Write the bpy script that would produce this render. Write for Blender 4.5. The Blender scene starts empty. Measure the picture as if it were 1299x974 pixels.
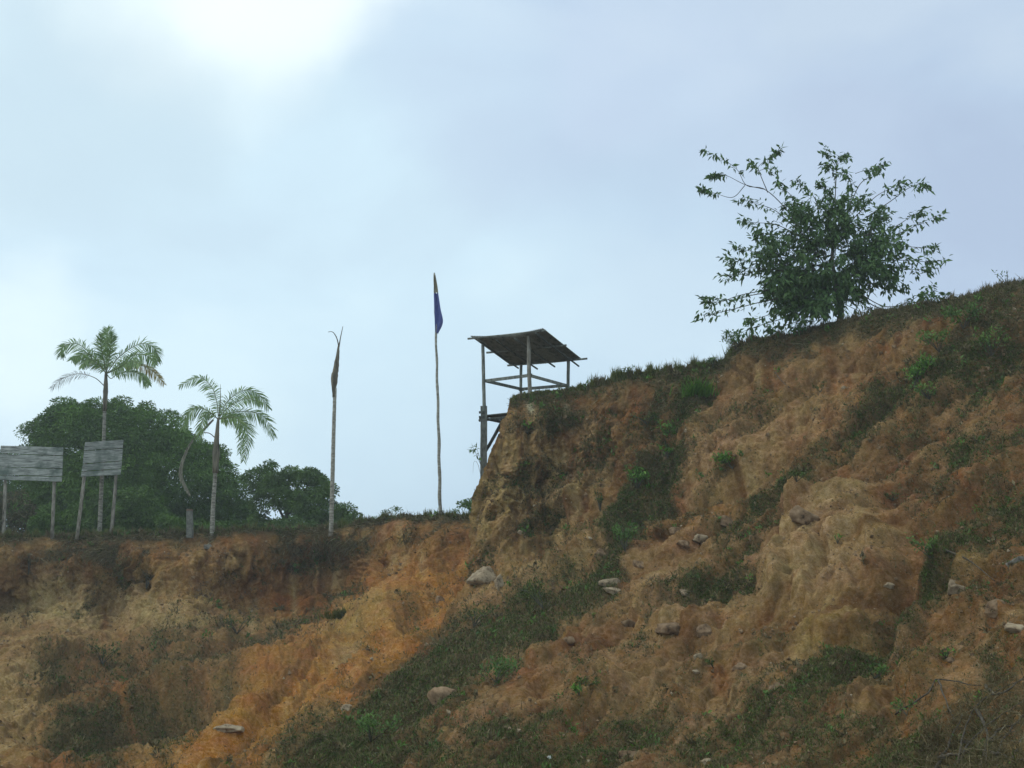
import bpy, math, random
import numpy as np
from mathutils import Vector
from mathutils.bvhtree import BVHTree

random.seed(7)
rng = np.random.default_rng(7)
scene = bpy.context.scene
COL = scene.collection
R = math.radians

# ------------------------------------------------------------------ camera, world, sun, exposure
PITCH = R(12.0)
FPX = 1371.0                      # focal length in photo pixels (photo is 1299 x 974)
EYE = np.array([0.0, 0.0, 1.6])
S = 1.25                          # overall distance scale
cam = bpy.data.cameras.new("camera")
cam_o = bpy.data.objects.new("camera", cam)
COL.objects.link(cam_o)
cam.sensor_width = 36.0
cam.lens = FPX * 36.0 / 1299.0
cam.clip_end = 3000
cam_o.location = EYE
cam_o.rotation_euler = (math.pi / 2 + PITCH, 0, 0)
scene.camera = cam_o
scene.view_settings.view_transform = 'Standard'
scene.view_settings.look = 'None'
scene.view_settings.exposure = 0.17
scene.view_settings.gamma = 1.0

SUN_EL, SUN_AZ = R(55), R(-95)     # azimuth measured from +Y towards +X


def ray(px, py):
    a = (np.asarray(px, float) - 649.5) / FPX
    b = (487.0 - np.asarray(py, float)) / FPX
    y = math.cos(PITCH) - b * math.sin(PITCH)
    z = math.sin(PITCH) + b * math.cos(PITCH)
    return a / y, z / y


def P(px, py, Y):
    """world point seen at photo pixel px,py lying at distance Y"""
    rx, rz = ray(px, py)
    Y = np.asarray(Y, float)
    return np.stack([rx * Y, np.ones_like(rx) * Y, EYE[2] + rz * Y], -1)


def V(px, py, Y):
    return Vector(P(px, py, Y))


def build_world():
    w = bpy.data.worlds.new("World")
    scene.world = w
    w.use_nodes = True
    nt = w.node_tree
    nt.nodes.clear()
    N, L = nt.nodes.new, nt.links.new
    out = N('ShaderNodeOutputWorld')
    bg = N('ShaderNodeBackground')
    bg.inputs['Strength'].default_value = 0.1
    L(bg.outputs[0], out.inputs[0])
    sky = N('ShaderNodeTexSky')
    sky.sky_type = 'NISHITA'
    sky.sun_disc = False
    sky.sun_elevation = SUN_EL
    sky.sun_rotation = SUN_AZ
    tc = N('ShaderNodeTexCoord')
    mp = N('ShaderNodeMapping')
    mp.inputs['Scale'].default_value = (1.0, 1.0, 1.7)
    mp.inputs['Location'].default_value = (0.35, 0.1, 0.2)
    L(tc.outputs['Generated'], mp.inputs[0])
    n1 = N('ShaderNodeTexNoise')
    n1.inputs['Scale'].default_value = 3.1
    n1.inputs['Detail'].default_value = 7
    n1.inputs['Roughness'].default_value = 0.5
    n1.inputs['Distortion'].default_value = 0.25
    L(mp.outputs[0], n1.inputs['Vector'])
    ramp = N('ShaderNodeValToRGB')
    e = ramp.color_ramp.elements
    K = 10.0
    e[0].position = 0.38
    e[0].color = (0.47, 0.60, 0.75, 1)
    e[1].position = 0.63
    e[1].color = (0.72, 0.88, 0.96, 1)
    m_ = ramp.color_ramp.elements.new(0.5)
    m_.color = (0.57, 0.74, 0.88, 1)
    L(n1.outputs['Fac'], ramp.inputs[0])
    last = ramp.outputs[0]

    def lobe(px, py, inner, outer, col, amount):
        nonlocal last
        d = V(px, py, 1.0) - Vector(EYE)
        d.normalize()
        nrm = N('ShaderNodeVectorMath'); nrm.operation = 'NORMALIZE'
        wob = N('ShaderNodeTexNoise'); wob.inputs['Scale'].default_value = 3.2
        wob.inputs['Detail'].default_value = 7.0
        L(tc.outputs['Generated'], wob.inputs['Vector'])
        mx = N('ShaderNodeMix'); mx.data_type = 'VECTOR'
        mx.inputs[0].default_value = 0.2
        L(tc.outputs['Generated'], mx.inputs[4])
        L(wob.outputs['Color'], mx.inputs[5])
        sub = N('ShaderNodeVectorMath'); sub.operation = 'SUBTRACT'
        L(mx.outputs[1], sub.inputs[0])
        sub.inputs[1].default_value = (0.1, 0.1, 0.1)
        L(sub.outputs[0], nrm.inputs[0])
        dt = N('ShaderNodeVectorMath'); dt.operation = 'DOT_PRODUCT'
        L(nrm.outputs[0], dt.inputs[0])
        dt.inputs[1].default_value = d
        mr = N('ShaderNodeMapRange')
        mr.interpolation_type = 'SMOOTHERSTEP'
        mr.inputs['From Min'].default_value = math.cos(R(outer))
        mr.inputs['From Max'].default_value = math.cos(R(inner))
        mr.inputs['To Max'].default_value = amount
        L(dt.outputs['Value'], mr.inputs['Value'])
        mc = N('ShaderNodeMix'); mc.data_type = 'RGBA'
        L(mr.outputs[0], mc.inputs[0])
        L(last, mc.inputs[6])
        mc.inputs[7].default_value = (*col, 1)
        last = mc.outputs[2]
    lobe(1230, 40, 3, 27, (0.42, 0.51, 0.68), 0.6)
    lobe(620, 620, 2, 14, (0.44, 0.58, 0.72), 0.6)
    lobe(400, 270, 2, 20, (0.68, 0.87, 0.96), 0.62)
    lobe(900, 330, 2, 13, (0.56, 0.73, 0.86), 0.5)
    lobe(60, 30, 0, 13, (0.74, 0.91, 0.95), 0.6)
    lobe(300, -10, 0, 10, (0.90, 1.02, 1.03), 0.45)
    lobe(390, -30, 0, 8, (1.0, 1.08, 1.08), 0.65)
    lobe(210, -30, 0, 7, (0.95, 1.06, 1.06), 0.5)
    lobe(-10, 440, 0, 6, (0.85, 1.0, 1.03), 0.6)
    lobe(130, 150, 0, 8, (0.50, 0.65, 0.77), 0.5)
    lobe(660, 110, 0, 9, (0.50, 0.61, 0.78), 0.45)
    lobe(1000, 180, 0, 7, (0.52, 0.62, 0.78), 0.4)
    lobe(830, 60, 0, 6, (0.60, 0.72, 0.87), 0.4)
    sc = N('ShaderNodeVectorMath'); sc.operation = 'SCALE'
    sc.inputs['Scale'].default_value = K
    L(last, sc.inputs[0])
    mix = N('ShaderNodeMix'); mix.data_type = 'RGBA'
    mix.inputs[0].default_value = 0.93
    L(sky.outputs[0], mix.inputs[6])
    L(sc.outputs[0], mix.inputs[7])
    L(mix.outputs[2], bg.inputs[0])
    sun = bpy.data.lights.new("sun", 'SUN')
    sun.energy = 0.85
    sun.angle = R(22)
    sun.color = (1.0, 0.94, 0.80)
    so = bpy.data.objects.new("sun", sun)
    COL.objects.link(so)
    d = Vector((math.sin(SUN_AZ) * math.cos(SUN_EL), math.cos(SUN_AZ) * math.cos(SUN_EL), math.sin(SUN_EL)))
    so.rotation_euler = d.to_track_quat('Z', 'Y').to_euler()
    so.location = (0, 0, 60)


build_world()

# ------------------------------------------------------------------ noise and interpolation


def _hash(ix, iy, iz, seed):
    h = (ix * 374761393 + iy * 668265263 + iz * 2147483647 + seed * 1274126177) & 0xffffffff
    h = ((h ^ (h >> 13)) * 1274126177) & 0xffffffff
    h = ((h ^ (h >> 16)) * 2246822519) & 0xffffffff
    return ((h ^ (h >> 15)) & 0xffffff) / float(0xffffff)


def vnoise(p, seed=0):
    i = np.floor(p).astype(np.int64)
    f = p - i
    f = f * f * f * (f * (f * 6 - 15) + 10)
    out = 0
    for dx in (0, 1):
        wx = f[..., 0] if dx else 1 - f[..., 0]
        for dy in (0, 1):
            wy = f[..., 1] if dy else 1 - f[..., 1]
            for dz in (0, 1):
                wz = f[..., 2] if dz else 1 - f[..., 2]
                out = out + wx * wy * wz * _hash(i[..., 0] + dx, i[..., 1] + dy, i[..., 2] + dz, seed)
    return out * 2 - 1


ROT = np.array([[0.36, 0.48, -0.8], [-0.8, 0.6, 0.0], [0.48, 0.64, 0.6]])


def fbm(p, oct=4, seed=0, gain=0.5):
    a, s, t = 1.0, 0, 0
    for o in range(oct):
        s = s + a * vnoise(p, seed + o * 17)
        t += a
        p = (p @ ROT) * 2.03
        a *= gain
    return s / t


def ridged(p, oct=4, seed=0):
    a, s, t = 1.0, 0, 0
    for o in range(oct):
        s = s + a * (1 - 2 * np.abs(vnoise(p, seed + o * 17)))
        t += a
        p = (p @ ROT) * 2.1
        a *= 0.5
    return s / t


def worley(p, seed=0):
    """distance to nearest feature point"""
    i = np.floor(p).astype(np.int64)
    best = np.full(p.shape[:-1], 9.0)
    for dx in (-1, 0, 1):
        for dy in (-1, 0, 1):
            for dz in (-1, 0, 1):
                c = i + np.array([dx, dy, dz])
                q = np.stack([c[..., k] + _hash(c[..., 0], c[..., 1], c[..., 2], seed + k * 31) for k in range(3)], -1)
                best = np.minimum(best, ((q - p) ** 2).sum(-1))
    return np.sqrt(best)


def sstep(a, b, x):
    t = np.clip((x - a) / (b - a), 0, 1)
    return t * t * (3 - 2 * t)


class RBF:
    def __init__(self, pts, c=25.0):
        a = np.array(pts, float)
        self.x, self.c = a[:, :2], c
        v = np.log(a[:, 2])
        n = len(a)
        K = np.sqrt(((self.x[:, None] - self.x[None]) ** 2).sum(-1) + c * c) / 500
        Q = np.c_[np.ones(n), self.x / 500]
        M = np.block([[K - np.eye(n) * 0.004, Q], [Q.T, np.zeros((3, 3))]])
        s = np.linalg.solve(M, np.r_[v, np.zeros(3)])
        self.w, self.q = s[:n], s[n:]

    def __call__(self, px, py):
        r = self.q[0] + self.q[1] * px / 500 + self.q[2] * py / 500
        for (x, y), w in zip(self.x, self.w):
            r = r + w * np.sqrt((px - x) ** 2 + (py - y) ** 2 + self.c ** 2) / 500
        return np.exp(r)


def seg_dist(px, py, poly):
    """distance to a polyline and interpolated width"""
    best = np.full(px.shape, 1e9)
    for (x0, y0, w0), (x1, y1, w1) in zip(poly[:-1], poly[1:]):
        dx, dy = x1 - x0, y1 - y0
        t = np.clip(((px - x0) * dx + (py - y0) * dy) / (dx * dx + dy * dy), 0, 1)
        d = np.hypot(px - x0 - t * dx, py - y0 - t * dy) / (w0 + (w1 - w0) * t)
        best = np.minimum(best, d)
    return best


def blob(px, py, cx, cy, rx, ry, ang=0):
    c, s = math.cos(R(ang)), math.sin(R(ang))
    u = (px - cx) * c + (py - cy) * s
    v = -(px - cx) * s + (py - cy) * c
    return np.exp(-((u / rx) ** 2 + (v / ry) ** 2))


# ------------------------------------------------------------------ mesh helpers


def mesh_np(name, verts, faces, mat, parent=None, smooth=True, attrs=None, cols=None):
    """faces: (M,3) or (M,4) int array"""
    me = bpy.data.meshes.new(name)
    verts = np.ascontiguousarray(verts, dtype=np.float32).reshape(-1, 3)
    faces = np.ascontiguousarray(faces, dtype=np.int32)
    n, k = faces.shape
    me.vertices.add(len(verts))
    me.vertices.foreach_set('co', verts.ravel())
    me.loops.add(n * k)
    me.loops.foreach_set('vertex_index', faces.ravel())
    me.polygons.add(n)
    me.polygons.foreach_set('loop_start', np.arange(0, n * k, k, dtype=np.int32))
    me.polygons.foreach_set('use_smooth', np.full(n, smooth))
    me.update(calc_edges=True)
    for an, av in (attrs or {}).items():
        a = me.attributes.new(an, 'FLOAT', 'POINT')
        a.data.foreach_set('value', np.ascontiguousarray(av, dtype=np.float32).ravel())
    for an, av in (cols or {}).items():
        a = me.attributes.new(an, 'FLOAT_COLOR', 'POINT')
        c = np.c_[np.asarray(av).reshape(-1, 3), np.ones(len(verts))]
        a.data.foreach_set('color', np.ascontiguousarray(c, dtype=np.float32).ravel())
    me.materials.append(mat)
    o = bpy.data.objects.new(name, me)
    COL.objects.link(o)
    if parent is not None:
        o.parent = parent
        o.matrix_parent_inverse = parent.matrix_world.inverted() if False else parent.matrix_basis.inverted()
    return o


def tag(o, label=None, cat=None, group=None, kind=None):
    if label: o['label'] = label
    if cat: o['category'] = cat
    if group: o['group'] = group
    if kind: o['kind'] = kind
    return o


def thing(name, loc, label, cat, group=None):
    o = bpy.data.objects.new(name, None)
    COL.objects.link(o)
    o.location = Vector(loc)
    o.empty_display_size = 0.2
    return tag(o, label, cat, group)


class MB:
    """collects quads"""
    def __init__(self):
        self.v, self.f, self.n = [], [], 0

    def add(self, v, f):
        v = np.asarray(v, float).reshape(-1, 3)
        f = np.asarray(f, int)
        if f.shape[1] == 3:
            f = np.c_[f, f[:, 2]]
        self.v.append(v)
        self.f.append(f + self.n)
        self.n += len(v)

    def box(self, c, half, ax=None):
        """ax: 3 unit vectors rows"""
        ax = np.eye(3) if ax is None else np.asarray(ax)
        s = np.array([[-1, -1, -1], [1, -1, -1], [1, 1, -1], [-1, 1, -1], [-1, -1, 1], [1, -1, 1], [1, 1, 1], [-1, 1, 1]], float)
        v = np.asarray(c) + (s * np.asarray(half)) @ ax
        self.add(v, [[0, 3, 2, 1], [4, 5, 6, 7], [0, 1, 5, 4], [1, 2, 6, 5], [2, 3, 7, 6], [3, 0, 4, 7]])

    def tube(self, pts, rad, seg=6, caps=True, jit=0.0):
        pts = np.asarray(pts, float)
        n = len(pts)
        rad = np.full(n, rad) if np.isscalar(rad) else np.asarray(rad, float)
        t = np.gradient(pts, axis=0)
        t /= np.linalg.norm(t, axis=1)[:, None] + 1e-9
        ref = np.array([0, 1.0, 0]) if abs(t[:, 1]).mean() < 0.8 else np.array([1.0, 0, 0])
        a = np.cross(t, ref); a /= np.linalg.norm(a, axis=1)[:, None] + 1e-9
        b = np.cross(t, a)
        th = np.arange(seg) * 2 * np.pi / seg
        rr = rad[:, None] * (1 + jit * rng.uniform(-1, 1, (n, seg)))
        v = pts[:, None] + rr[..., None] * (np.cos(th)[None, :, None] * a[:, None] + np.sin(th)[None, :, None] * b[:, None])
        f = []
        for i in range(n - 1):
            for j in range(seg):
                k = (j + 1) % seg
                f.append([i * seg + j, i * seg + k, (i + 1) * seg + k, (i + 1) * seg + j])
        v = v.reshape(-1, 3)
        if caps:
            v = np.r_[v, pts[:1], pts[-1:]]
            for j in range(seg):
                k = (j + 1) % seg
                f.append([n * seg, k, j, j])
                f.append([n * seg + 1, (n - 1) * seg + j, (n - 1) * seg + k, (n - 1) * seg + k])
        self.add(v, f)

    def build(self, name, mat, parent=None, smooth=False):
        v, f = np.concatenate(self.v), np.concatenate(self.f)
        tri = f[:, 2] == f[:, 3]
        if tri.all():
            return mesh_np(name, v, f[:, :3], mat, parent, smooth)
        if tri.any():
            me = bpy.data.meshes.new(name)
            me.from_pydata(v.tolist(), [], [list(q[:3]) if q[2] == q[3] else list(q) for q in f.tolist()])
            me.polygons.foreach_set('use_smooth', np.full(len(f), smooth))
            me.materials.append(mat)
            me.update()
            o = bpy.data.objects.new(name, me)
            COL.objects.link(o)
            if parent is not None:
                o.parent = parent
                o.matrix_parent_inverse = parent.matrix_basis.inverted()
            return o
        return mesh_np(name, v, f, mat, parent, smooth)


def spline(pts, n=16):
    p = np.asarray(pts, float)
    if len(p) == 2:
        return p[0] + (p[1] - p[0]) * np.linspace(0, 1, n)[:, None]
    q = np.r_[[2 * p[0] - p[1]], p, [2 * p[-1] - p[-2]]]
    m = len(p) - 1
    out = []
    for s in np.linspace(0, m - 1e-6, n):
        i = int(s); t = s - i
        a, b, c, d = q[i:i + 4]
        out.append(0.5 * ((2 * b) + (c - a) * t + (2 * a - 5 * b + 4 * c - d) * t * t + (3 * b - a - 3 * c + d) * t ** 3))
    return np.array(out)


def unit(v):
    return v / (np.linalg.norm(v, axis=-1, keepdims=True) + 1e-9)


def leaf_mesh(pos, d, n, length, width, fold=0.25, curl=0.2):
    """pointed leaves, 6 verts and 4 faces (as 2 quads of 4): base, 2 sides each at 45% ... ; arrays (N,3)"""
    d = unit(d)
    s = unit(np.cross(d, n))
    n = unit(np.cross(s, d))
    L = np.asarray(length)[:, None]
    W = np.asarray(width)[:, None]
    b = pos
    m = pos + d * L * 0.45 - n * W * fold
    t = pos + d * L - n * L * curl
    l = pos + d * L * 0.42 - s * W * 0.5
    r = pos + d * L * 0.42 + s * W * 0.5
    v = np.stack([b, l, t, m, r], 1).reshape(-1, 3)
    k = np.arange(len(pos))[:, None] * 5
    f = np.concatenate([k + np.array([[0, 3, 2, 1]]), k + np.array([[0, 4, 2, 3]])])
    return v, f


def blade_mesh(pos, d, bend, length, width):
    """grass blades: 5 verts, quad + tri as 2 quads degenerate-free -> use tapering two-quad strip"""
    d = unit(d)
    s = unit(np.cross(d, bend + 1e-3))
    L = np.asarray(length)[:, None]
    W = np.asarray(width)[:, None]
    m = pos + d * L * 0.55 + bend * L * 0.12
    t = pos + d * L * 0.95 + bend * L * 0.45
    v = np.stack([pos - s * W * .5, pos + s * W * .5, m + s * W * .38, m - s * W * .38, t + s * W * .06, t - s * W * .06], 1).reshape(-1, 3)
    k = np.arange(len(pos))[:, None] * 6
    f = np.concatenate([k + np.array([[0, 1, 2, 3]]), k + np.array([[3, 2, 4, 5]])])
    return v, f


def rand_dirs(n):
    return unit(rng.normal(size=(n, 3)))


# ------------------------------------------------------------------ materials


def new_mat(name):
    m = bpy.data.materials.new(name)
    m.use_nodes = True
    nt = m.node_tree
    b = nt.nodes['Principled BSDF']
    b.inputs['Specular IOR Level'].default_value = 0.2
    return m, nt, b


def leaf_mat(name, c0, c1, c2=None, rough=0.55, trans=0.25, spec=0.35, world_scale=0.0):
    m, nt, b = new_mat(name)
    N, L = nt.nodes.new, nt.links.new
    g = N('ShaderNodeNewGeometry')
    r = N('ShaderNodeValToRGB')
    r.color_ramp.elements[0].color = (*c0, 1)
    r.color_ramp.elements[1].color = (*c1, 1)
    if c2:
        e = r.color_ramp.elements.new(0.93)
        e.color = (*c1, 1)
        r.color_ramp.elements[-1].color = (*c2, 1)
    fac = g.outputs['Random Per Island']
    if world_scale:
        n = N('ShaderNodeTexNoise'); n.inputs['Scale'].default_value = world_scale
        n.inputs['Detail'].default_value = 2
        tc = N('ShaderNodeTexCoord')
        L(tc.outputs['Object'], n.inputs['Vector'])
        mr = N('ShaderNodeMapRange')
        mr.inputs['From Min'].default_value = 0.35
        mr.inputs['From Max'].default_value = 0.65
        L(n.outputs['Fac'], mr.inputs['Value'])
        mx = N('ShaderNodeMix'); mx.inputs[0].default_value = 0.62
        L(fac, mx.inputs[2]); L(mr.outputs[0], mx.inputs[3])
        fac = mx.outputs[0]
    L(fac, r.inputs[0])
    L(r.outputs[0], b.inputs['Base Color'])
    b.inputs['Roughness'].default_value = rough
    b.inputs['Specular IOR Level'].default_value = spec
    if trans:
        tr = N('ShaderNodeBsdfTranslucent')
        L(r.outputs[0], tr.inputs['Color'])
        ms = N('ShaderNodeMixShader'); ms.inputs[0].default_value = trans
        L(b.outputs[0], ms.inputs[1]); L(tr.outputs[0], ms.inputs[2])
        L(ms.outputs[0], nt.nodes['Material Output'].inputs[0])
    return m


def wood_mat(name, c0, c1, scale=6.0, stretch=(1, 1, 0.15), rough=0.85, dark=(0.05, 0.045, 0.04), bump=0.4, stain=None):
    m, nt, b = new_mat(name)
    N, L = nt.nodes.new, nt.links.new
    tc = N('ShaderNodeTexCoord')
    mp = N('ShaderNodeMapping'); mp.inputs['Scale'].default_value = stretch
    L(tc.outputs['Object'], mp.inputs[0])
    n = N('ShaderNodeTexNoise'); n.inputs['Scale'].default_value = scale
    n.inputs['Detail'].default_value = 6; n.inputs['Roughness'].default_value = 0.65
    L(mp.outputs[0], n.inputs['Vector'])
    r = N('ShaderNodeValToRGB')
    r.color_ramp.elements[0].position = 0.33; r.color_ramp.elements[0].color = (*dark, 1)
    r.color_ramp.elements[1].position = 0.68; r.color_ramp.elements[1].color = (*c1, 1)
    e = r.color_ramp.elements.new(0.45); e.color = (*c0, 1)
    L(n.outputs['Fac'], r.inputs[0])
    last = r.outputs[0]
    g = N('ShaderNodeNewGeometry')
    oi = N('ShaderNodeObjectInfo')
    hsv = N('ShaderNodeHueSaturation')
    mr = N('ShaderNodeMapRange'); mr.inputs['To Min'].default_value = 0.78; mr.inputs['To Max'].default_value = 1.18
    L(oi.outputs['Random'], mr.inputs['Value'])
    L(mr.outputs[0], hsv.inputs['Value'])
    L(last, hsv.inputs['Color'])
    last = hsv.outputs[0]
    if stain:
        n2 = N('ShaderNodeTexNoise'); n2.inputs['Scale'].default_value = 2.2; n2.inputs['Detail'].default_value = 4
        L(tc.outputs['Object'], n2.inputs['Vector'])
        m2 = N('ShaderNodeMapRange'); m2.inputs['From Min'].default_value = 0.5; m2.inputs['From Max'].default_value = 0.68
        L(n2.outputs['Fac'], m2.inputs['Value'])
        mx = N('ShaderNodeMix'); mx.data_type = 'RGBA'
        L(m2.outputs[0], mx.inputs[0]); L(last, mx.inputs[6]); mx.inputs[7].default_value = (*stain, 1)
        last = mx.outputs[2]
    L(last, b.inputs['Base Color'])
    b.inputs['Roughness'].default_value = rough
    bp = N('ShaderNodeBump'); bp.inputs['Strength'].default_value = bump; bp.inputs['Distance'].default_value = 0.02
    L(n.outputs['Fac'], bp.inputs['Height']); L(bp.outputs[0], b.inputs['Normal'])
    return m


def soil_material():
    m, nt, b = new_mat("soil")
    N, L = nt.nodes.new, nt.links.new
    tc = N('ShaderNodeTexCoord')

    def noise(scale, detail=5, rough=0.6, stretch=None, dist=0):
        n = N('ShaderNodeTexNoise')
        n.inputs['Scale'].default_value = scale
        n.inputs['Detail'].default_value = detail
        n.inputs['Roughness'].default_value = rough
        n.inputs['Distortion'].default_value = dist
        if stretch:
            mp = N('ShaderNodeMapping'); mp.inputs['Scale'].default_value = stretch
            L(tc.outputs['Object'], mp.inputs[0]); L(mp.outputs[0], n.inputs['Vector'])
        else:
            L(tc.outputs['Object'], n.inputs['Vector'])
        return n.outputs['Fac']

    def mapr(v, a, b_, c, d):
        mr = N('ShaderNodeMapRange')
        mr.inputs['From Min'].default_value = a; mr.inputs['From Max'].default_value = b_
        mr.inputs['To Min'].default_value = c; mr.inputs['To Max'].default_value = d
        L(v, mr.inputs['Value'])
        return mr.outputs[0]

    def math_(op, a, c):
        n = N('ShaderNodeMath'); n.operation = op
        for k, x in enumerate((a, c)):
            if isinstance(x, (int, float)): n.inputs[k].default_value = x
            else: L(x, n.inputs[k])
        return n.outputs[0]

    def mixc(f, a, c):
        mx = N('ShaderNodeMix'); mx.data_type = 'RGBA'
        L(f, mx.inputs[0])
        for k, x in ((6, a), (7, c)):
            if isinstance(x, tuple): mx.inputs[k].default_value = (*x, 1)
            else: L(x, mx.inputs[k])
        return mx.outputs[2]
    at = N('ShaderNodeAttribute'); at.attribute_name = 'soil'
    av = N('ShaderNodeAttribute'); av.attribute_name = 'veg'
    ac = N('ShaderNodeAttribute'); ac.attribute_name = 'cav'
    hs = N('ShaderNodeHueSaturation')
    n1 = noise(1.1, 6, 0.7)
    n2 = noise(9.0, 6, 0.75)
    n3 = noise(42.0, 3, 0.7)
    n4 = noise(3.0, 5, 0.65, (1, 1, 0.25))
    L(mapr(n1, 0.3, 0.7, 0.485, 0.515), hs.inputs['Hue'])
    v = math_('MULTIPLY', mapr(n2, 0.3, 0.7, 0.66, 1.32), mapr(n3, 0.3, 0.7, 0.72, 1.28))
    v = math_('MULTIPLY', v, mapr(n4, 0.3, 0.7, 0.72, 1.25))
    L(v, hs.inputs['Value'])
    L(mapr(n2, 0.3, 0.7, 1.12, 0.85), hs.inputs['Saturation'])
    L(at.outputs['Color'], hs.inputs['Color'])
    col = hs.outputs[0]
    # pale mineral flecks
    fl = mapr(noise(26, 3, 0.8), 0.62, 0.72, 0, 0.5)
    col = mixc(fl, col, (0.42, 0.34, 0.24))
    # organic litter, dry creepers and moss films where plants grow
    lit = N('ShaderNodeValToRGB')
    lit.color_ramp.elements[0].position = 0.35; lit.color_ramp.elements[0].color = (0.04, 0.033, 0.018, 1)
    lit.color_ramp.elements[1].position = 0.68; lit.color_ramp.elements[1].color = (0.20, 0.155, 0.08, 1)
    e = lit.color_ramp.elements.new(0.52); e.color = (0.088, 0.075, 0.034, 1)
    L(noise(14, 6, 0.8), lit.inputs[0])
    vm = math_('ADD', av.outputs['Fac'], mapr(noise(6.0, 7, 0.8), 0.3, 0.7, -0.40, 0.40))
    vm = mapr(vm, 0.15, 0.95, 0, 0.92)
    vm = math_('MULTIPLY', vm, 0.85)
    col = mixc(vm, col, lit.outputs[0])
    L(col, b.inputs['Base Color'])
    b.inputs['Roughness'].default_value = 0.95
    b.inputs['Specular IOR Level'].default_value = 0.08
    h = math_('ADD', math_('MULTIPLY', noise(5.5, 6, 0.72), 1.0), math_('MULTIPLY', noise(24, 4, 0.75), 0.35))
    h = math_('ADD', h, math_('MULTIPLY', noise(70, 2, 0.6), 0.12))
    bp = N('ShaderNodeBump'); bp.inputs['Strength'].default_value = 0.95; bp.inputs['Distance'].default_value = 0.065
    L(h, bp.inputs['Height']); L(bp.outputs[0], b.inputs['Normal'])
    return m


M_soil = soil_material()
M_rock = wood_mat('pale_stone', (0.26, 0.19, 0.115), (0.42, 0.33, 0.21), scale=7, stretch=(1, 1, 1), dark=(0.08, 0.055, 0.035), bump=0.9, rough=0.95)
M_rock_brown = wood_mat('brown_stone', (0.20, 0.125, 0.068), (0.32, 0.22, 0.13), scale=7, stretch=(1, 1, 1), dark=(0.05, 0.032, 0.02), bump=0.9, rough=0.95)
M_rock_grey = wood_mat('grey_stone', (0.14, 0.125, 0.10), (0.27, 0.24, 0.19), scale=7, stretch=(1, 1, 1), dark=(0.04, 0.036, 0.03), bump=0.9, rough=0.95)
M_white = wood_mat('white_scrap', (0.5, 0.5, 0.46), (0.72, 0.72, 0.68), scale=9, stretch=(1, 1, 1), dark=(0.3, 0.3, 0.28), bump=0.2)
M_plank = wood_mat('weathered_plank', (0.21, 0.22, 0.19), (0.40, 0.41, 0.36), scale=9, stretch=(0.25, 1, 2.2), dark=(0.055, 0.055, 0.05), stain=(0.10, 0.125, 0.10))
M_post = wood_mat('weathered_post', (0.19, 0.17, 0.13), (0.36, 0.33, 0.27), scale=12, stretch=(1, 1, 0.25), dark=(0.05, 0.045, 0.035))
M_postdark = wood_mat('dark_post', (0.10, 0.095, 0.075), (0.20, 0.185, 0.15), scale=12, stretch=(1, 1, 0.25), dark=(0.03, 0.028, 0.022))
M_palmtrunk = wood_mat('palm_bark', (0.22, 0.205, 0.16), (0.42, 0.40, 0.33), scale=16, stretch=(0.3, 0.3, 1.0), dark=(0.07, 0.065, 0.05))
M_shaft = wood_mat('palm_sheath', (0.13, 0.115, 0.08), (0.23, 0.20, 0.14), scale=12, dark=(0.03, 0.025, 0.02))
M_bark = wood_mat('bark', (0.10, 0.085, 0.065), (0.19, 0.165, 0.13), scale=10, dark=(0.035, 0.03, 0.024))
M_root = wood_mat('root_bark', (0.07, 0.055, 0.038), (0.14, 0.115, 0.08), scale=14, dark=(0.03, 0.026, 0.02))
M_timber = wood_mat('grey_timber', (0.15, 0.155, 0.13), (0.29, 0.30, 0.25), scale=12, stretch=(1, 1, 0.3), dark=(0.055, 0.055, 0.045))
M_timberdark = wood_mat('shaded_timber', (0.06, 0.065, 0.055), (0.12, 0.125, 0.105), scale=12, stretch=(1, 1, 0.3), dark=(0.025, 0.025, 0.02))  # darker copy of the grey timber, shade under roof and floor in its colour
M_tin = wood_mat('weathered_roof_sheet', (0.20, 0.195, 0.155), (0.32, 0.31, 0.25), scale=5, stretch=(1, 1, 1), dark=(0.03, 0.028, 0.02), rough=0.6, bump=0.1)
M_flagblue = wood_mat('blue_cloth', (0.07, 0.085, 0.24), (0.095, 0.115, 0.30), scale=5, stretch=(1, 1, 1), dark=(0.055, 0.065, 0.19), bump=0.1)
M_flagtan = wood_mat('faded_tan_cloth', (0.24, 0.21, 0.13), (0.34, 0.30, 0.2), scale=5, stretch=(1, 1, 1), dark=(0.13, 0.11, 0.07), bump=0.1)
M_concrete = wood_mat('old_concrete', (0.11, 0.11, 0.09), (0.185, 0.185, 0.155), scale=8, stretch=(1, 1, 1), dark=(0.08, 0.085, 0.07))
M_cap = wood_mat('rusty_cap', (0.20, 0.13, 0.09), (0.28, 0.19, 0.13), scale=8, stretch=(1, 1, 1), dark=(0.1, 0.06, 0.04))
M_mango = leaf_mat('dense_foliage', (0.036, 0.078, 0.012), (0.115, 0.22, 0.028), (0.18, 0.30, 0.05), world_scale=0.55, trans=0.12, spec=0.25)  # broad colour noise stands in for light and shade on the leaf clumps
M_bush = leaf_mat('bush_foliage', (0.04, 0.085, 0.014), (0.12, 0.22, 0.03), (0.19, 0.27, 0.05), world_scale=1.5, trans=0.2)
M_far = leaf_mat('far_foliage', (0.045, 0.09, 0.018), (0.115, 0.20, 0.036), (0.16, 0.25, 0.05), world_scale=1.2, trans=0.2)
M_dryb = leaf_mat('dry_bush_foliage', (0.05, 0.06, 0.02), (0.13, 0.11, 0.045), (0.16, 0.12, 0.05), trans=0.2)
M_tree = leaf_mat('broad_leaf', (0.04, 0.085, 0.022), (0.105, 0.19, 0.048), (0.16, 0.24, 0.07), trans=0.22)
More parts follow.
